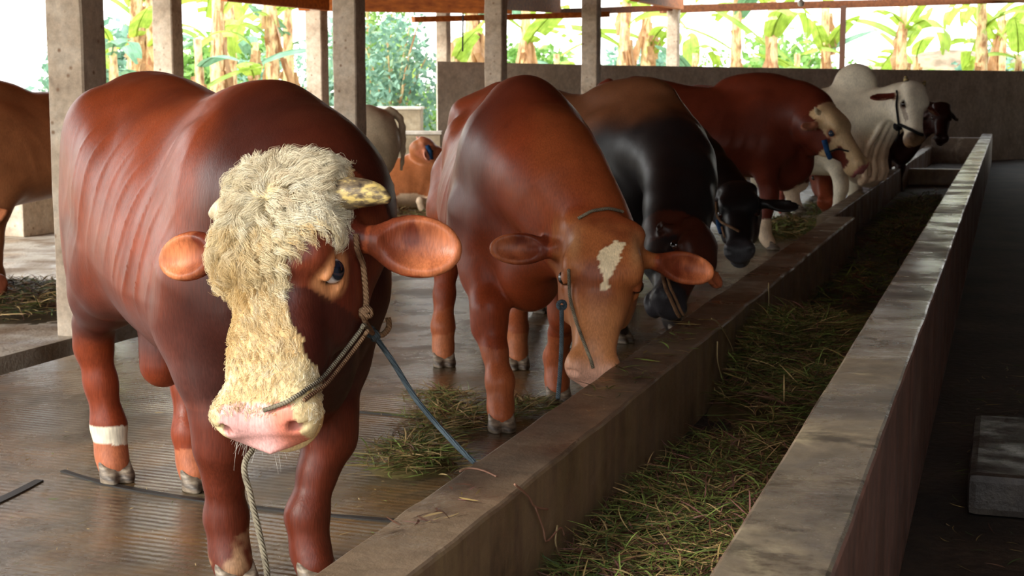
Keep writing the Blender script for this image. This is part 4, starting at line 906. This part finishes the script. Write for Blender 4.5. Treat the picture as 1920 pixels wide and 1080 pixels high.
# ------------------------------------------------------------------ loose grass and hay
m = Mat('cut_grass', .6, .3); m.color(m.vcol()); m.b.inputs['Subsurface Weight'].default_value = 0; GRASS = m.m
GCOL = [srgb(84, 98, 44), srgb(116, 134, 66), srgb(58, 74, 38), srgb(132, 112, 68), srgb(166, 142, 98), srgb(84, 56, 42), srgb(112, 76, 70)]
def blades(n, pos, normal_tilt, L, W, wts, seed, lay=.8):
    """n bent ribbon blades; pos(n, rng) -> roots"""
    rs = np.random.default_rng(seed); P = pos(n, rs); a = rs.uniform(0, 6.283, n); el = rs.normal(0, 1, n) * normal_tilt; l = rs.uniform(L[0], L[1], n)
    d = np.stack([np.cos(a) * np.cos(el), np.sin(a) * np.cos(el), np.abs(np.sin(el)) * (rs.random(n) > .12)], 1); sd = np.stack([-np.sin(a), np.cos(a), rs.normal(0, .4, n)], 1); sd /= np.linalg.norm(sd, axis=1)[:, None]
    m = 5; t = np.linspace(0, 1, m); k = rs.normal(0, .35, n)[:, None, None]; w_ = W * rs.uniform(.5, 1.3, n)[:, None, None]
    ctr = P[:, None, :] + l[:, None, None] * (t[None, :, None] * d[:, None, :]) + np.cross(d, [0, 0, 1.])[:, None, :] * (k * l[:, None, None] * (t ** 2)[None, :, None]) - np.array([0, 0, 1.]) * (l[:, None, None] * .45 * (t ** 2)[None, :, None] * np.abs(d[:, None, 2:3]))
    wd = w_ * (np.sin(np.pi * np.clip(t * .85 + .12, 0, 1)))[None, :, None] * .5
    V = np.stack([ctr - sd[:, None, :] * wd, ctr + sd[:, None, :] * wd], 2).reshape(-1, 3)
    i = np.arange(n)[:, None] * (2 * m) + 2 * np.arange(m - 1)[None, :]; Fq = np.stack([i, i + 1, i + 3, i + 2], -1).reshape(-1, 4)
    c = np.array(GCOL)[rs.choice(7, n, p=np.array(wts) / sum(wts))] * rs.uniform(.7, 1.25, (n, 1)); C = np.repeat(c, 2 * m, 0)
    return V, Fq, C
def merge(L):
    V = []; Fq = []; C = []; k = 0
    for v, f_, c in L: V.append(v); Fq.append(f_ + k); C.append(c); k += len(v)
    return np.concatenate(V), np.concatenate(Fq), np.concatenate(C)
def mound_h(x, y, hs_):
    z = 0 * x
    for cx, cy, rx, ry, h_ in hs_: z = np.maximum(z, h_ * np.exp(-(((x - cx) / rx) ** 2 + ((y - cy) / ry) ** 2) * 1.2))
    return z
def mound(hs_, x0, x1, y0, y1, z0, n=50, dark=(70, 60, 36)):
    xs, ys = np.meshgrid(np.linspace(x0, x1, n), np.linspace(y0, y1, n), indexing='ij'); z = mound_h(xs, ys, hs_); P = np.stack([xs, ys, z], -1).reshape(-1, 3)
    P[:, 2] = z0 + P[:, 2] * .9 + .012 * fbm(P, 14, 2) * (P[:, 2] > .01) - .030
    i = (np.arange(n - 1)[:, None] * n + np.arange(n - 1)[None, :]).ravel(); Fq = np.stack([i, i + n, i + n + 1, i + 1], 1)
    return P, Fq, base(len(P), srgb(*dark)) * (1 + .4 * fbm(P, 20, 7))[:, None]
def grass(name, label, hs_, rect, z0, n, L, W, wts, seed, clip=None, dark=(70, 60, 36), cat='grass', tilt=.35, md=True):
    x0, x1, y0, y1 = rect
    def pos(n_, rs):
        out = []; 
        while sum(map(len, out)) < n_:
            x = rs.uniform(x0, x1, 6000); y = rs.uniform(y0, y1, 6000); z = mound_h(x, y, hs_); hm_ = max(q[4] for q in hs_); ok = rs.random(6000) < np.clip((z / hm_ - .12) * 1.6, 0, 1)
            out.append(np.stack([x, y, z0 + z * rs.uniform(.75, 1.05, 6000) + .004], 1)[ok])
        return np.concatenate(out)[:n_]
    parts = [blades(n, pos, tilt, L, W, wts, seed)]
    if md: parts.append(mound(hs_, x0, x1, y0, y1, z0, dark=dark))
    V, Fq, C = merge(parts)
    if clip: V[:, 0] = np.clip(V[:, 0], clip[0], clip[1])
    V[:, 2] = np.maximum(V[:, 2], z0 - .01)
    return tag(mesh_obj(name, V, Fq, GRASS, None, np.clip(C, 0, 1)), label, cat, None, 'stuff')
MIXG = [3, 2.2, 3, 2.5, 2, 2.2, 1.6]; DRYG = [1, .7, 1, 3, 4, 2, 1]
grass('cut_grass', 'thick heap of mixed green and dry cut grass inside the trough', [(-1.0, 7.9, .45, 1.0, .30), (-.75, 7.2, .4, .9, .17)], (-1.26, -.5, 6.2, 9.4), .08, 13000, (.08, .26), .005, MIXG, 1, (-1.262, -.498))
grass('cut_grass', 'thin layer of green and reddish cut grass at the near end of the trough', [(-.85, 4.6, .55, 1.6, .11), (-.9, 3.2, .6, 1.2, .12), (-1.0, 5.7, .3, .7, .07)], (-1.26, -.5, 1.9, 6.5), .08, 15000, (.05, .20), .0048, [3.2, 2.6, 2.4, 2.2, 2, 2.6, 1.8], 2, (-1.262, -.498), dark=(52, 38, 28))
grass('cut_grass', 'dark green leavings of grass far along the trough', [(-.95, 11.5, .5, 2.4, .06), (-.95, 17.5, .5, 4.5, .12)], (-1.26, -.5, 9.4, 24.5), .08, 6000, (.08, .25), .010, [2, 1, 3, .6, .5, 1, .6], 3, (-1.46, -.498), dark=(44, 46, 28))
def gpile(px, py, rx, ry, h_): c = atz(px, py); return (c[0], c[1], rx, ry, h_)
a1 = gpile(775, 875, .19, .20, .10)
grass('grass_pile', 'loose pile of green and straw grass against the kerb by the big bull', [a1, gpile(815, 830, .12, .2, .06)], (a1[0] - .6, -1.52, a1[1] - .55, a1[1] + .55), 0, 1500, (.05, .20), .005, [2, 3, 1.5, 3, 3.4, .6, .5], 4, (-9, -1.505), dark=(84, 74, 44))
a2 = gpile(850, 792, .24, .24, .045); a3 = gpile(985, 772, .13, .25, .04); a4 = gpile(835, 755, .18, .16, .05)
grass('grass_pile', 'trampled dry grass around the star-faced bull\'s front hooves', [a2, a3, a4], (a2[0] - .65, -1.52, a2[1] - .7, a2[1] + .9), 0, 2200, (.04, .17), .005, [2, 2, 1.5, 3, 3.5, 1.4, .5], 5, (-9, -1.505), dark=(72, 60, 38))
a5 = gpile(1468, 432, .55, 1.1, .09); a6 = gpile(1560, 395, .5, 1.6, .05)
grass('grass_pile', 'yellow-green grass on the floor in front of the mahogany bull', [a5, a6], (a5[0] - 1.1, -1.66, a5[1] - 2, a6[1] + 2.5), 0, 5000, (.08, .24), .012, [2.5, 3, 1.5, 2.5, 3, .6, .4], 6, (-9, -1.625), dark=(112, 100, 50))
a7 = gpile(30, 575, .75, .8, .17)
grass('hay_pile', 'dark heap of hay on the floor at the left edge', [a7], (a7[0] - 1.3, a7[0] + 1.2, a7[1] - 1.2, a7[1] + 1.3), 0, 3500, (.08, .24), .009, [1.5, .6, 2, 2.5, 2, 2, .6], 7, dark=(66, 56, 38), cat='hay')
a8 = gpile(770, 400, 1.3, .9, .05)
grass('straw', 'pale straw bedding under the lying ginger cow', [a8], (a8[0] - 1.6, a8[0] + 1.6, a8[1] - 1.4, a8[1] + 1.4), 0, 2500, (.08, .22), .012, DRYG, 8, dark=(136, 116, 80), cat='straw')
# scraps lying on the kerb top and the near floor
def scraps(name, label, rect, z, n, L, W, wts, seed, cat='grass'):
    x0, x1, y0, y1 = rect
    V, Fq, C = blades(n, lambda n_, rs: np.stack([rs.uniform(x0, x1, n_), rs.uniform(y0, y1, n_) , np.full(n_, z) + rs.uniform(.002, .012, n_)], 1), .12, L, W, wts, seed); V[:, 2] = np.maximum(V[:, 2], z + .001)
    return tag(mesh_obj(name, V, Fq, GRASS, None, C), label, cat, None, 'stuff')
scraps('grass_scraps', 'brownish grass scraps on the kerb top at its near end', (-1.46, -1.34, 3.45, 3.9), .437, 26, (.03, .09), .006, [0, 0, 0, 1, 1, 4, 1], 11)
scraps('grass_scraps', 'green grass scraps on the kerb top below the star-faced bull\'s muzzle', (-1.47, -1.31, 5.2, 7.2), .437, 80, (.04, .14), .007, [2, 3, 1, 2, 3, 1.5, 0], 12)
scraps('grass_scraps', 'tiny straw bits scattered over the wet floor by the big bull', (-4.2, -1.6, 3.2, 7.0), .0, 420, (.01, .05), .0035, [.5, 1, .5, 3, 3, 1, 0], 13)
scraps('grass_scraps', 'dull grass bits littering the dark aisle floor right of the trough', (-.15, 1.2, 4.6, 9), .0, 500, (.03, .12), .005, [1, .5, 1.5, 1.5, 1, 1, 0], 14)
# stems hanging over the kerb's inner face
STEM = Mat('dry_stem', .7, .3); STEM.color(srgb(142, 104, 84)); STEM = STEM.m
STEMG = Mat('straw_stem', .7, .3); STEMG.color(srgb(158, 138, 98)); STEMG = STEMG.m
def kerbX(px, py, off=.012): r = ray(px, py); return CAMP + r * ((-1.27 + off) / r[0])
for pts, mt, lb in (([(965, 908), (990, 930), (1003, 950), (1027, 955)], STEM, 'short red-brown stem hooked on the kerb face, nearest the frame bottom'),
                    ([(1003, 950), (1018, 990), (1025, 1015), (1050, 990), (1058, 1004)], STEM, 'branching red-brown stem low on the kerb face'),
                    ([(1045, 985), (1042, 1020), (1060, 1060), (1075, 1085)], STEMG, 'pale stem leaning from the trough bed onto the kerb face'),
                    ([(1334, 597), (1350, 610), (1372, 650), (1380, 690)], STEMG, 'pale dry stem drooping over the kerb edge beside the thick grass heap'),
                    ([(1345, 640), (1346, 680), (1358, 715), (1372, 735)], STEMG, 'straight pale stem sticking up against the kerb face beside the thick grass heap'),
                    ([(1441, 530), (1440, 580), (1424, 600), (1425, 630)], STEMG, 'forked pale stem on the kerb face farthest along the trough')):
    P = np.array([kerbX(*p_) for p_ in pts]); P[:, 2] = np.maximum(P[:, 2], .085); tag(rope(P, .0032, mt, 'dry_stem', 6), lb, 'stem', 'dry stems on the trough kerb')
P = np.array([atz(x, y, .442) for x, y in ((862, 884), (880, 878), (905, 882), (930, 893))]); tag(rope(P, .003, STEM, 'dry_stem', 6), 'thin pinkish stem lying across the kerb top', 'stem', 'dry stems on the trough kerb')

# ------------------------------------------------------------------ floor joints, drain lip, loose block, low walls
RUB = Mat('dark_joint', .5, .4); RUB.color(srgb(26, 24, 22)); RUB = RUB.m
def strip(pts, w_, z=.006, nm='floor'):
    P = spline(np.array([atz(*p_) for p_ in pts]), 30); d = np.gradient(P, axis=0); s_ = np.cross(d, [0, 0, 1.]); s_ /= np.linalg.norm(s_, axis=1)[:, None]; wv_ = w_ * (1 + .35 * vnoise(P, 5, 3))[:, None] / 2
    V = np.concatenate([P - s_ * wv_, P + s_ * wv_]); V[:, 2] = z; V2 = V.copy(); V2[:, 2] = -.02; k = len(P); VV = np.concatenate([V, V2])
    Fq = []
    for i in range(k - 1): Fq += [(i, k + i, k + i + 1, i + 1), (2 * k + i, i, i + 1, 2 * k + i + 1), (k + i, 3 * k + i, 3 * k + i + 1, k + i + 1)]
    return tag(mesh_obj(nm, VV, Fq, RUB, smooth=False), kind='structure')
strip([(118, 884), (200, 908), (330, 932), (560, 962), (840, 985)], .028); strip([(660, 772), (760, 781), (930, 800)], .02); strip([(-20, 948), (30, 925), (74, 902)], .05)
SLAB = FLOORM
bx = MB(); c0 = atz(1825, 935); bx.box((c0[0] - .02, c0[1] - .25, 0), (c0[0] + .62, c0[1] + .85, .16), .03)
blkm = concrete('wet_stone', (srgb(34, 29, 26), srgb(50, 43, 38), srgb(76, 68, 60)), (.3, .7), 2, .6).m
o = bx.build('stone_block', blkm); o.data.transform(Matrix.Identity(4)); tag(o, 'flat grey stone block lying on the dark aisle floor at the right edge', 'block')
PENW = concrete('pen_wall', (srgb(120, 108, 88), srgb(150, 136, 112), srgb(176, 164, 142)), (.7, .9), .8, .2).m
def low_wall(px0, px1, d, ytop, thick, label, nm='pen_wall', cap=True):
    A = atd(px0, 300, d); B = atd(px1, 300, d); zt = atd((px0 + px1) / 2, ytop, d)[2]; r_ = empty(nm, (A[0], A[1], 0), math.atan2(B[1] - A[1], B[0] - A[0]), label, 'wall', 'low walls of the far pens')
    L = np.linalg.norm((B - A)[:2]); MB().box((0, 0, 0), (L, thick, zt - .05), .01).build('wall_body', PENW, r_)
    if cap: MB().box((-.02, -.02, zt - .05), (L + .02, thick + .02, zt), .01).build('wall_cap', WPALE, r_)
low_wall(560, 826, 22.5, 246, .35, 'low pen wall with a pale top directly behind the lying ginger cow')
low_wall(600, 789, 27.0, 200, .9, 'taller grey pen wall farther back, left of the star-faced bull\'s rump')
Pq = atz(45, 445); o = MB().box((Pq[0] - 1.3, Pq[1], 0), (Pq[0], Pq[1] + .62, 1.25), .015).build('pen_pier', PIL); tag(o, 'speckled low concrete pier under the belly of the cow at the left edge', 'pier')

P = atd(867, 0, 22); tag(MB().tube([(P[0], P[1], ROOFZ), (P[0] + .01, P[1], 2.8), (P[0], P[1], atd(867, 96, 22)[2])], .012, 6).build('hanging_wire', RUB), 'thin dark wire hanging from the roof left of the middle pillar', 'wire')
P = atd(1502, 6, 30); r_ = empty('light_bulb', P, 0, 'small white light bulb hanging under the eaves above the mahogany bull', 'light bulb')
BW = Mat('bulb_glass', .2, .5); BW.color(srgb(235, 235, 230)); a = np.linspace(0, math.pi, 9); MB().tube(np.stack([0 * a, 0 * a, -.07 * np.cos(a)], 1), np.maximum(.07 * np.sin(a), .004), 12).build('glass', BW.m, r_, smooth=True)
MB().tube([(0, 0, .05), (0, 0, .14)], .03, 8).tube([(0, 0, .14), (0, 0, ROOFZ - P[2])], .008, 5).build('socket', RUB, r_)
# ------------------------------------------------------------------ planting outside the barn
def leaf_mat(name, cols, tr=.35):
    m = Mat(name, .5, .4); rn = m.n('ShaderNodeObjectInfo'); c = m.ramp(m.noise(2.5, 4), [(.3, cols[0]), (.55, cols[1]), (.75, cols[2])])
    st = m.noise(1.0, 3, m.mapping((4, 26, 4)), .5); c = m.mix(1.0, c, m.ramp(st, [(.3, .75), (.7, 1.2)]), 'MULTIPLY'); m.color(c)
    t = m.n('ShaderNodeBsdfTranslucent'); m.l(c, t.inputs['Color']); x = m.n('ShaderNodeMixShader'); x.inputs[0].default_value = tr
    m.l(m.b.outputs[0], x.inputs[1]); m.l(t.outputs[0], x.inputs[2]); m.l(x.outputs[0], m.nt.nodes['Material Output'].inputs['Surface']); return m.m
LEAFG = leaf_mat('banana_leaf_green', (srgb(140, 172, 62), srgb(176, 204, 84), srgb(206, 220, 120)), .45)
LEAFB = leaf_mat('banana_leaf_bluegreen', (srgb(100, 146, 112), srgb(128, 172, 136), srgb(156, 192, 156)))
LEAFD = leaf_mat('dead_leaf', (srgb(166, 120, 82), srgb(206, 164, 120), srgb(228, 200, 160)), .3)
STEMM = Mat('banana_stem', .6, .3); STEMM.color(STEMM.ramp(STEMM.noise(2.4, 5, STEMM.mapping((3, 3, 1.2))), [(.36, srgb(160, 112, 76)), (.47, srgb(214, 174, 128)), (.56, srgb(232, 208, 160)), (.66, srgb(184, 200, 110))])); STEMM.bump(STEMM.noise(3, 4, STEMM.mapping((6, 6, .6))), .6, .03); STEMM = STEMM.m
def leaf_geo(L, W, droop, rs, torn=.0, fold=.25, n=16):
    """banana blade along +x, drooping; two halves folded on the midrib"""
    t = np.linspace(0, 1, n); a = .9 - droop * t * 2.2; dx = np.cos(a); dz = np.sin(a); x = np.concatenate([[0], np.cumsum(dx[:-1])]) * L / n; z = np.concatenate([[0], np.cumsum(dz[:-1])]) * L / n
    wd = W * np.sin(np.pi * np.clip(t * .93 + .05, 0, 1)) ** .6 * .5 * (t > .10); V = []; Fq = []
    for i in range(n):
        for sgn in (-1, 1): V += [(x[i], 0, z[i]), (x[i], sgn * wd[i] * .5, z[i] - abs(wd[i]) * fold * .3), (x[i], sgn * wd[i], z[i] - abs(wd[i]) * fold)]
    V = np.array(V)
    for i in range(n - 1):
        for q in (0, 3):
            if rs.random() < torn: continue
            for k in (0, 1): a_ = i * 6 + q + k; Fq.append((a_, a_ + 1, a_ + 7, a_ + 6))
    mb = MB(); mb.add(V, Fq); mid = np.stack([x, 0 * x, z], 1); mb.tube(mid, np.linspace(.022, .005, n), 5); return mb
def dead_geo(L, W, rs, n=12):
    t = np.linspace(0, 1, n); sway = rs.normal(0, .12); x = .10 + .10 * np.sin(t * 2) + sway * t; z = -L * t; V = []; Fq = []
    for i in range(n):
        w_ = W * (.25 + .75 * math.sin(math.pi * min(1, t[i] * .8 + .15))) * .5 * rs.uniform(.7, 1.2)
        for k in range(5): s_ = k / 2 - 1; V.append((x[i] + .07 * math.cos(s_ * 5 + t[i] * 4) + rs.normal(0, .008), s_ * w_, z[i]))
    for i in range(n - 1):
        for k in range(4):
            if rs.random() > .1: a_ = i * 5 + k; Fq.append((a_, a_ + 1, a_ + 6, a_ + 5))
    return MB().add(V, Fq)
def stem_geo(h_, r, rs):
    n = 14; z = np.linspace(0, h_, n); P = np.stack([.05 * np.sin(z * 1.1 + rs.uniform(0, 6)), .05 * np.cos(z * .9 + rs.uniform(0, 6)), z], 1); return MB().tube(P, r * (1.15 - .45 * z / h_) * (1 + .08 * np.sin(z * 9)), 12)
rsv = np.random.default_rng(21)
LEAFS = [leaf_geo(2.1, .55, d_, rsv, tn).build('leaf', LEAFG) for d_, tn in ((.45, .05), (.8, .12), (1.15, .2), (.25, .03))]
DEADS = [dead_geo(L_, W_, rsv).build('dead_leaf', LEAFD) for L_, W_ in ((1.5, .30), (1.9, .22), (1.1, .36))]
STEMS = [stem_geo(h_, r_, rsv).build('stem', STEMM, smooth=True) for h_, r_ in ((3.6, .15), (3.0, .12), (4.2, .17))]
for o in LEAFS + DEADS + STEMS: COL.objects.unlink(o)
def banana(px, d, label, seed, nl=5, nd=4, blue=0, s=1.0, stem=None):
    rs = np.random.default_rng(seed); P = ground_of(atd(px, 200, d)); P[2] = -.1; root = empty('banana_plant', P, rs.uniform(0, 6), label, 'banana plant', 'banana plants outside the barn')
    k = seed % 3 if stem is None else stem; h_ = (3.6, 3.0, 4.2)[k] * s; o = STEMS[k].copy(); COL.objects.link(o); o.parent = root; o.scale = [s] * 3
    for i in range(nl):
        o = LEAFS[rs.integers(0, 4)].copy(); COL.objects.link(o); o.parent = root; zz = h_ * rs.uniform(.62, 1.0); o.location = (0, 0, zz); o.rotation_euler = (rs.uniform(-.3, .3), rs.uniform(-.3, .35), i * 6.283 / nl + rs.uniform(-.4, .4)); o.scale = [s * rs.uniform(.7, 1.15)] * 3
        if rs.random() < blue: o.data = o.data.copy() if False else BLUE[o.data.name] 
    for i in range(nd):
        o = DEADS[rs.integers(0, 3)].copy(); COL.objects.link(o); o.parent = root; o.location = (0, 0, h_ * rs.uniform(.45, .95)); o.rotation_euler = (rs.uniform(-.15, .15), rs.uniform(-.1, .3), rs.uniform(0, 6.28)); o.scale = [s * rs.uniform(.8, 1.2)] * 3
    return root
BLUE = {}
for o in LEAFS:
    me = o.data.copy(); me.materials.clear(); me.materials.append(LEAFB); BLUE[o.data.name] = me
LP = [(212, 30, 'banana plant with dry hanging leaves right beside the nearest pillar'), (258, 33, 'banana plant with a pale trunk between the first and second pillars from the left'), (280, 37, 'slim banana plant close left of the second pillar'),
      (372, 29, 'banana plant with a broad upright green leaf right of the second pillar'), (412, 32, 'banana plant with a bent brown trunk over the big bull\'s back'), (432, 36, 'young green banana plant over the middle of the big bull\'s back'),
      (478, 31, 'tall brown-trunked banana plant over the dip of the big bull\'s back'), (512, 34, 'banana plant wrapped in dead leaves left of the third pillar'), (545, 38, 'leaning banana plant next to the third pillar'),
      (850, 31, 'banana plant behind the left end of the far wall'), (884, 33, 'brown-trunked banana plant just left of the middle pillar'), (985, 38, 'banana plant with a big blue-green leaf right of the middle pillar'), (1042, 40, 'banana plant with a low bright arching leaf above the far wall'),
      (1170, 37, 'bright leafy banana plant right of the pillar before the far wall'), (1215, 41, 'banana plant with wide sunny leaves left of the thin pale pillar'), (1300, 39, 'green banana plant just right of the thin pale pillar'), (1378, 41, 'brown banana trunk above the mahogany bull\'s back'),
      (1440, 38, 'banana plant with a drooping dead leaf above the mahogany bull'), (1495, 40, 'banana plant with a bunch of withered hanging leaves left of the brown pole'), (1545, 42, 'bright green banana plant touching the brown pole'),
      (1690, 40, 'banana plant with a twisted trunk above the white bull\'s head'), (1715, 43, 'pale banana trunk leaning beside the twisted one'), (1835, 39, 'sturdy brown banana trunk near the right edge'), (1868, 42, 'banana plant with a yellow-green trunk near the right edge'), (1905, 40, 'green banana plant in the top right corner')]
for i, (px, d, lb) in enumerate(LP): banana(px, d, lb, 40 + i, nl=6 if d > 36 else 4, nd=4 + i % 3, blue=.3 if px < 1100 else .12, s=1.0 + .1 * (i % 3 - 1))
# bushes: small leaves on twigs
BUSHG = leaf_mat('bush_leaf', (srgb(96, 140, 66), srgb(136, 178, 90), srgb(186, 206, 126)), .3); BUSHB = leaf_mat('bush_leaf_bluish', (srgb(104, 146, 124), srgb(136, 174, 150), srgb(190, 200, 140)), .3)
def bush(px, d, w_, h_, z0, label, seed, mat, n=1500, ls=.16):
    rs = np.random.default_rng(seed); P0 = ground_of(atd(px, 200, d)); root = empty('leafy_bush', P0, 0, label, 'bush', 'bushes outside the barn')
    q = rs.normal(size=(n, 3)); q /= np.linalg.norm(q, axis=1)[:, None]; q *= (rs.random(n) ** .4)[:, None]; C = q * [w_ / 2, w_ / 2.4, h_ / 2] * (1 + .3 * vnoise(q, 2.2, seed)[:, None]) + [0, 0, z0 + h_ / 2]
    a = rs.normal(size=(n, 3)); a[:, 2] -= .4; a /= np.linalg.norm(a, axis=1)[:, None]; b = np.cross(a, rs.normal(size=(n, 3))); b /= np.linalg.norm(b, axis=1)[:, None]; L = ls * rs.uniform(.6, 1.3, n)[:, None]
    V = np.stack([C, C + a * L * .45 + b * L * .26, C + a * L, C + a * L * .45 - b * L * .26], 1).reshape(-1, 3); Fq = np.arange(4 * n).reshape(n, 4)
    mesh_obj('foliage', V, Fq, mat, root, smooth=False)
    mb = MB()
    for k in range(7):
        e = np.array([rs.uniform(-.4, .4) * w_, rs.uniform(-.3, .3) * w_, z0 + h_ * rs.uniform(.5, .95)]); mb.tube(spline([(0, 0, -.1), e * [.4, .4, .6], e], 8), np.linspace(.04, .01, 8), 5)
    mb.build('branches', STEMM, root)
bush(735, 29, 2.1, 3.0, .2, 'blue-green leafy bush seen between the shoulder pillar and the far wall', 3, BUSHB, 2200)
bush(700, 33, 2.0, 3.6, .8, 'tall leafy bush touching the pillar above the big bull\'s shoulder', 4, BUSHG, 1600)
bush(790, 36, 1.8, 1.6, .2, 'low olive-green bush left of the far wall\'s end', 5, BUSHG, 1200)
bush(1335, 44, 3.0, 2.2, .6, 'bright bush behind the thin pale pillar', 6, BUSHG, 1500); bush(1590, 44, 2.6, 2.0, .5, 'fresh green bush beside the brown pole', 7, BUSHG, 1500)
bush(1650, 46, 2.4, 1.8, .4, 'green bush directly behind the white bull\'s hump', 8, BUSHB, 1300); bush(1420, 46, 2.4, 2.0, .4, 'green bush behind the drooping dead leaf', 9, BUSHG, 1200); bush(520, 42, 3.5, 2.6, .2, 'pale blue-green bush far behind the banana plants over the big bull', 10, BUSHB, 1500)
bush(235, 40, 2.4, 2.0, .2, 'distant bush between the first two pillars', 12, BUSHG, 1200); bush(1110, 47, 4.5, 1.7, .3, 'low wide bush behind the pillar before the far wall', 13, BUSHG, 1500); bush(890, 47, 3.0, 2.6, .2, 'bush behind the short pale pillar', 14, BUSHG, 1200)
# earth bank outside on the right
n = 40; c = ground_of(atd(1780, 150, 62)); xs, ys = np.meshgrid(np.linspace(-16, 16, n), np.linspace(-6, 8, n), indexing='ij'); z = 3.6 * np.exp(-((xs / 9) ** 2)) * sstep(-6, 2, ys); P = np.stack([xs + c[0], ys + c[1], z - .3], -1).reshape(-1, 3); P[:, 2] += .3 * fbm(P, .5, 2)
i = (np.arange(n - 1)[:, None] * n + np.arange(n - 1)[None, :]).ravel(); BANK = Mat('earth_bank', .95, .2); BANK.color(BANK.ramp(BANK.noise(1.2, 6), [(.35, srgb(120, 104, 84)), (.55, srgb(158, 140, 116)), (.7, srgb(110, 124, 78))])); BANK.bump(BANK.noise(5, 5), .8, .1)
tag(mesh_obj('ground', P, np.stack([i, i + n, i + n + 1, i + 1], 1), BANK.m), kind='structure')

for i, (px, d, h_) in enumerate(((190, 56, 4.2), (430, 54, 4.0), (680, 56, 4.4), (960, 58, 3.8), (1215, 60, 3.6), (1470, 60, 3.8), (1860, 62, 3.4))):
    lb = ('big pale bush in the far distance between the two leftmost pillars', 'big pale bush far behind the banana plants above the big bull', 'big pale bush far behind the third and fourth pillars', 'big pale bush far behind the middle pillar', 'big pale bush far behind the thin pale pillar', 'big pale bush far behind the withered hanging leaves', 'big pale bush far away in the upper right corner')[i]
    bush(px, d, 4.9, h_, -.1, lb, 30 + i, BUSHG if i % 2 else BUSHB, 2600, .42)
print('scene built in %.1f s' % (time.time() - T0))
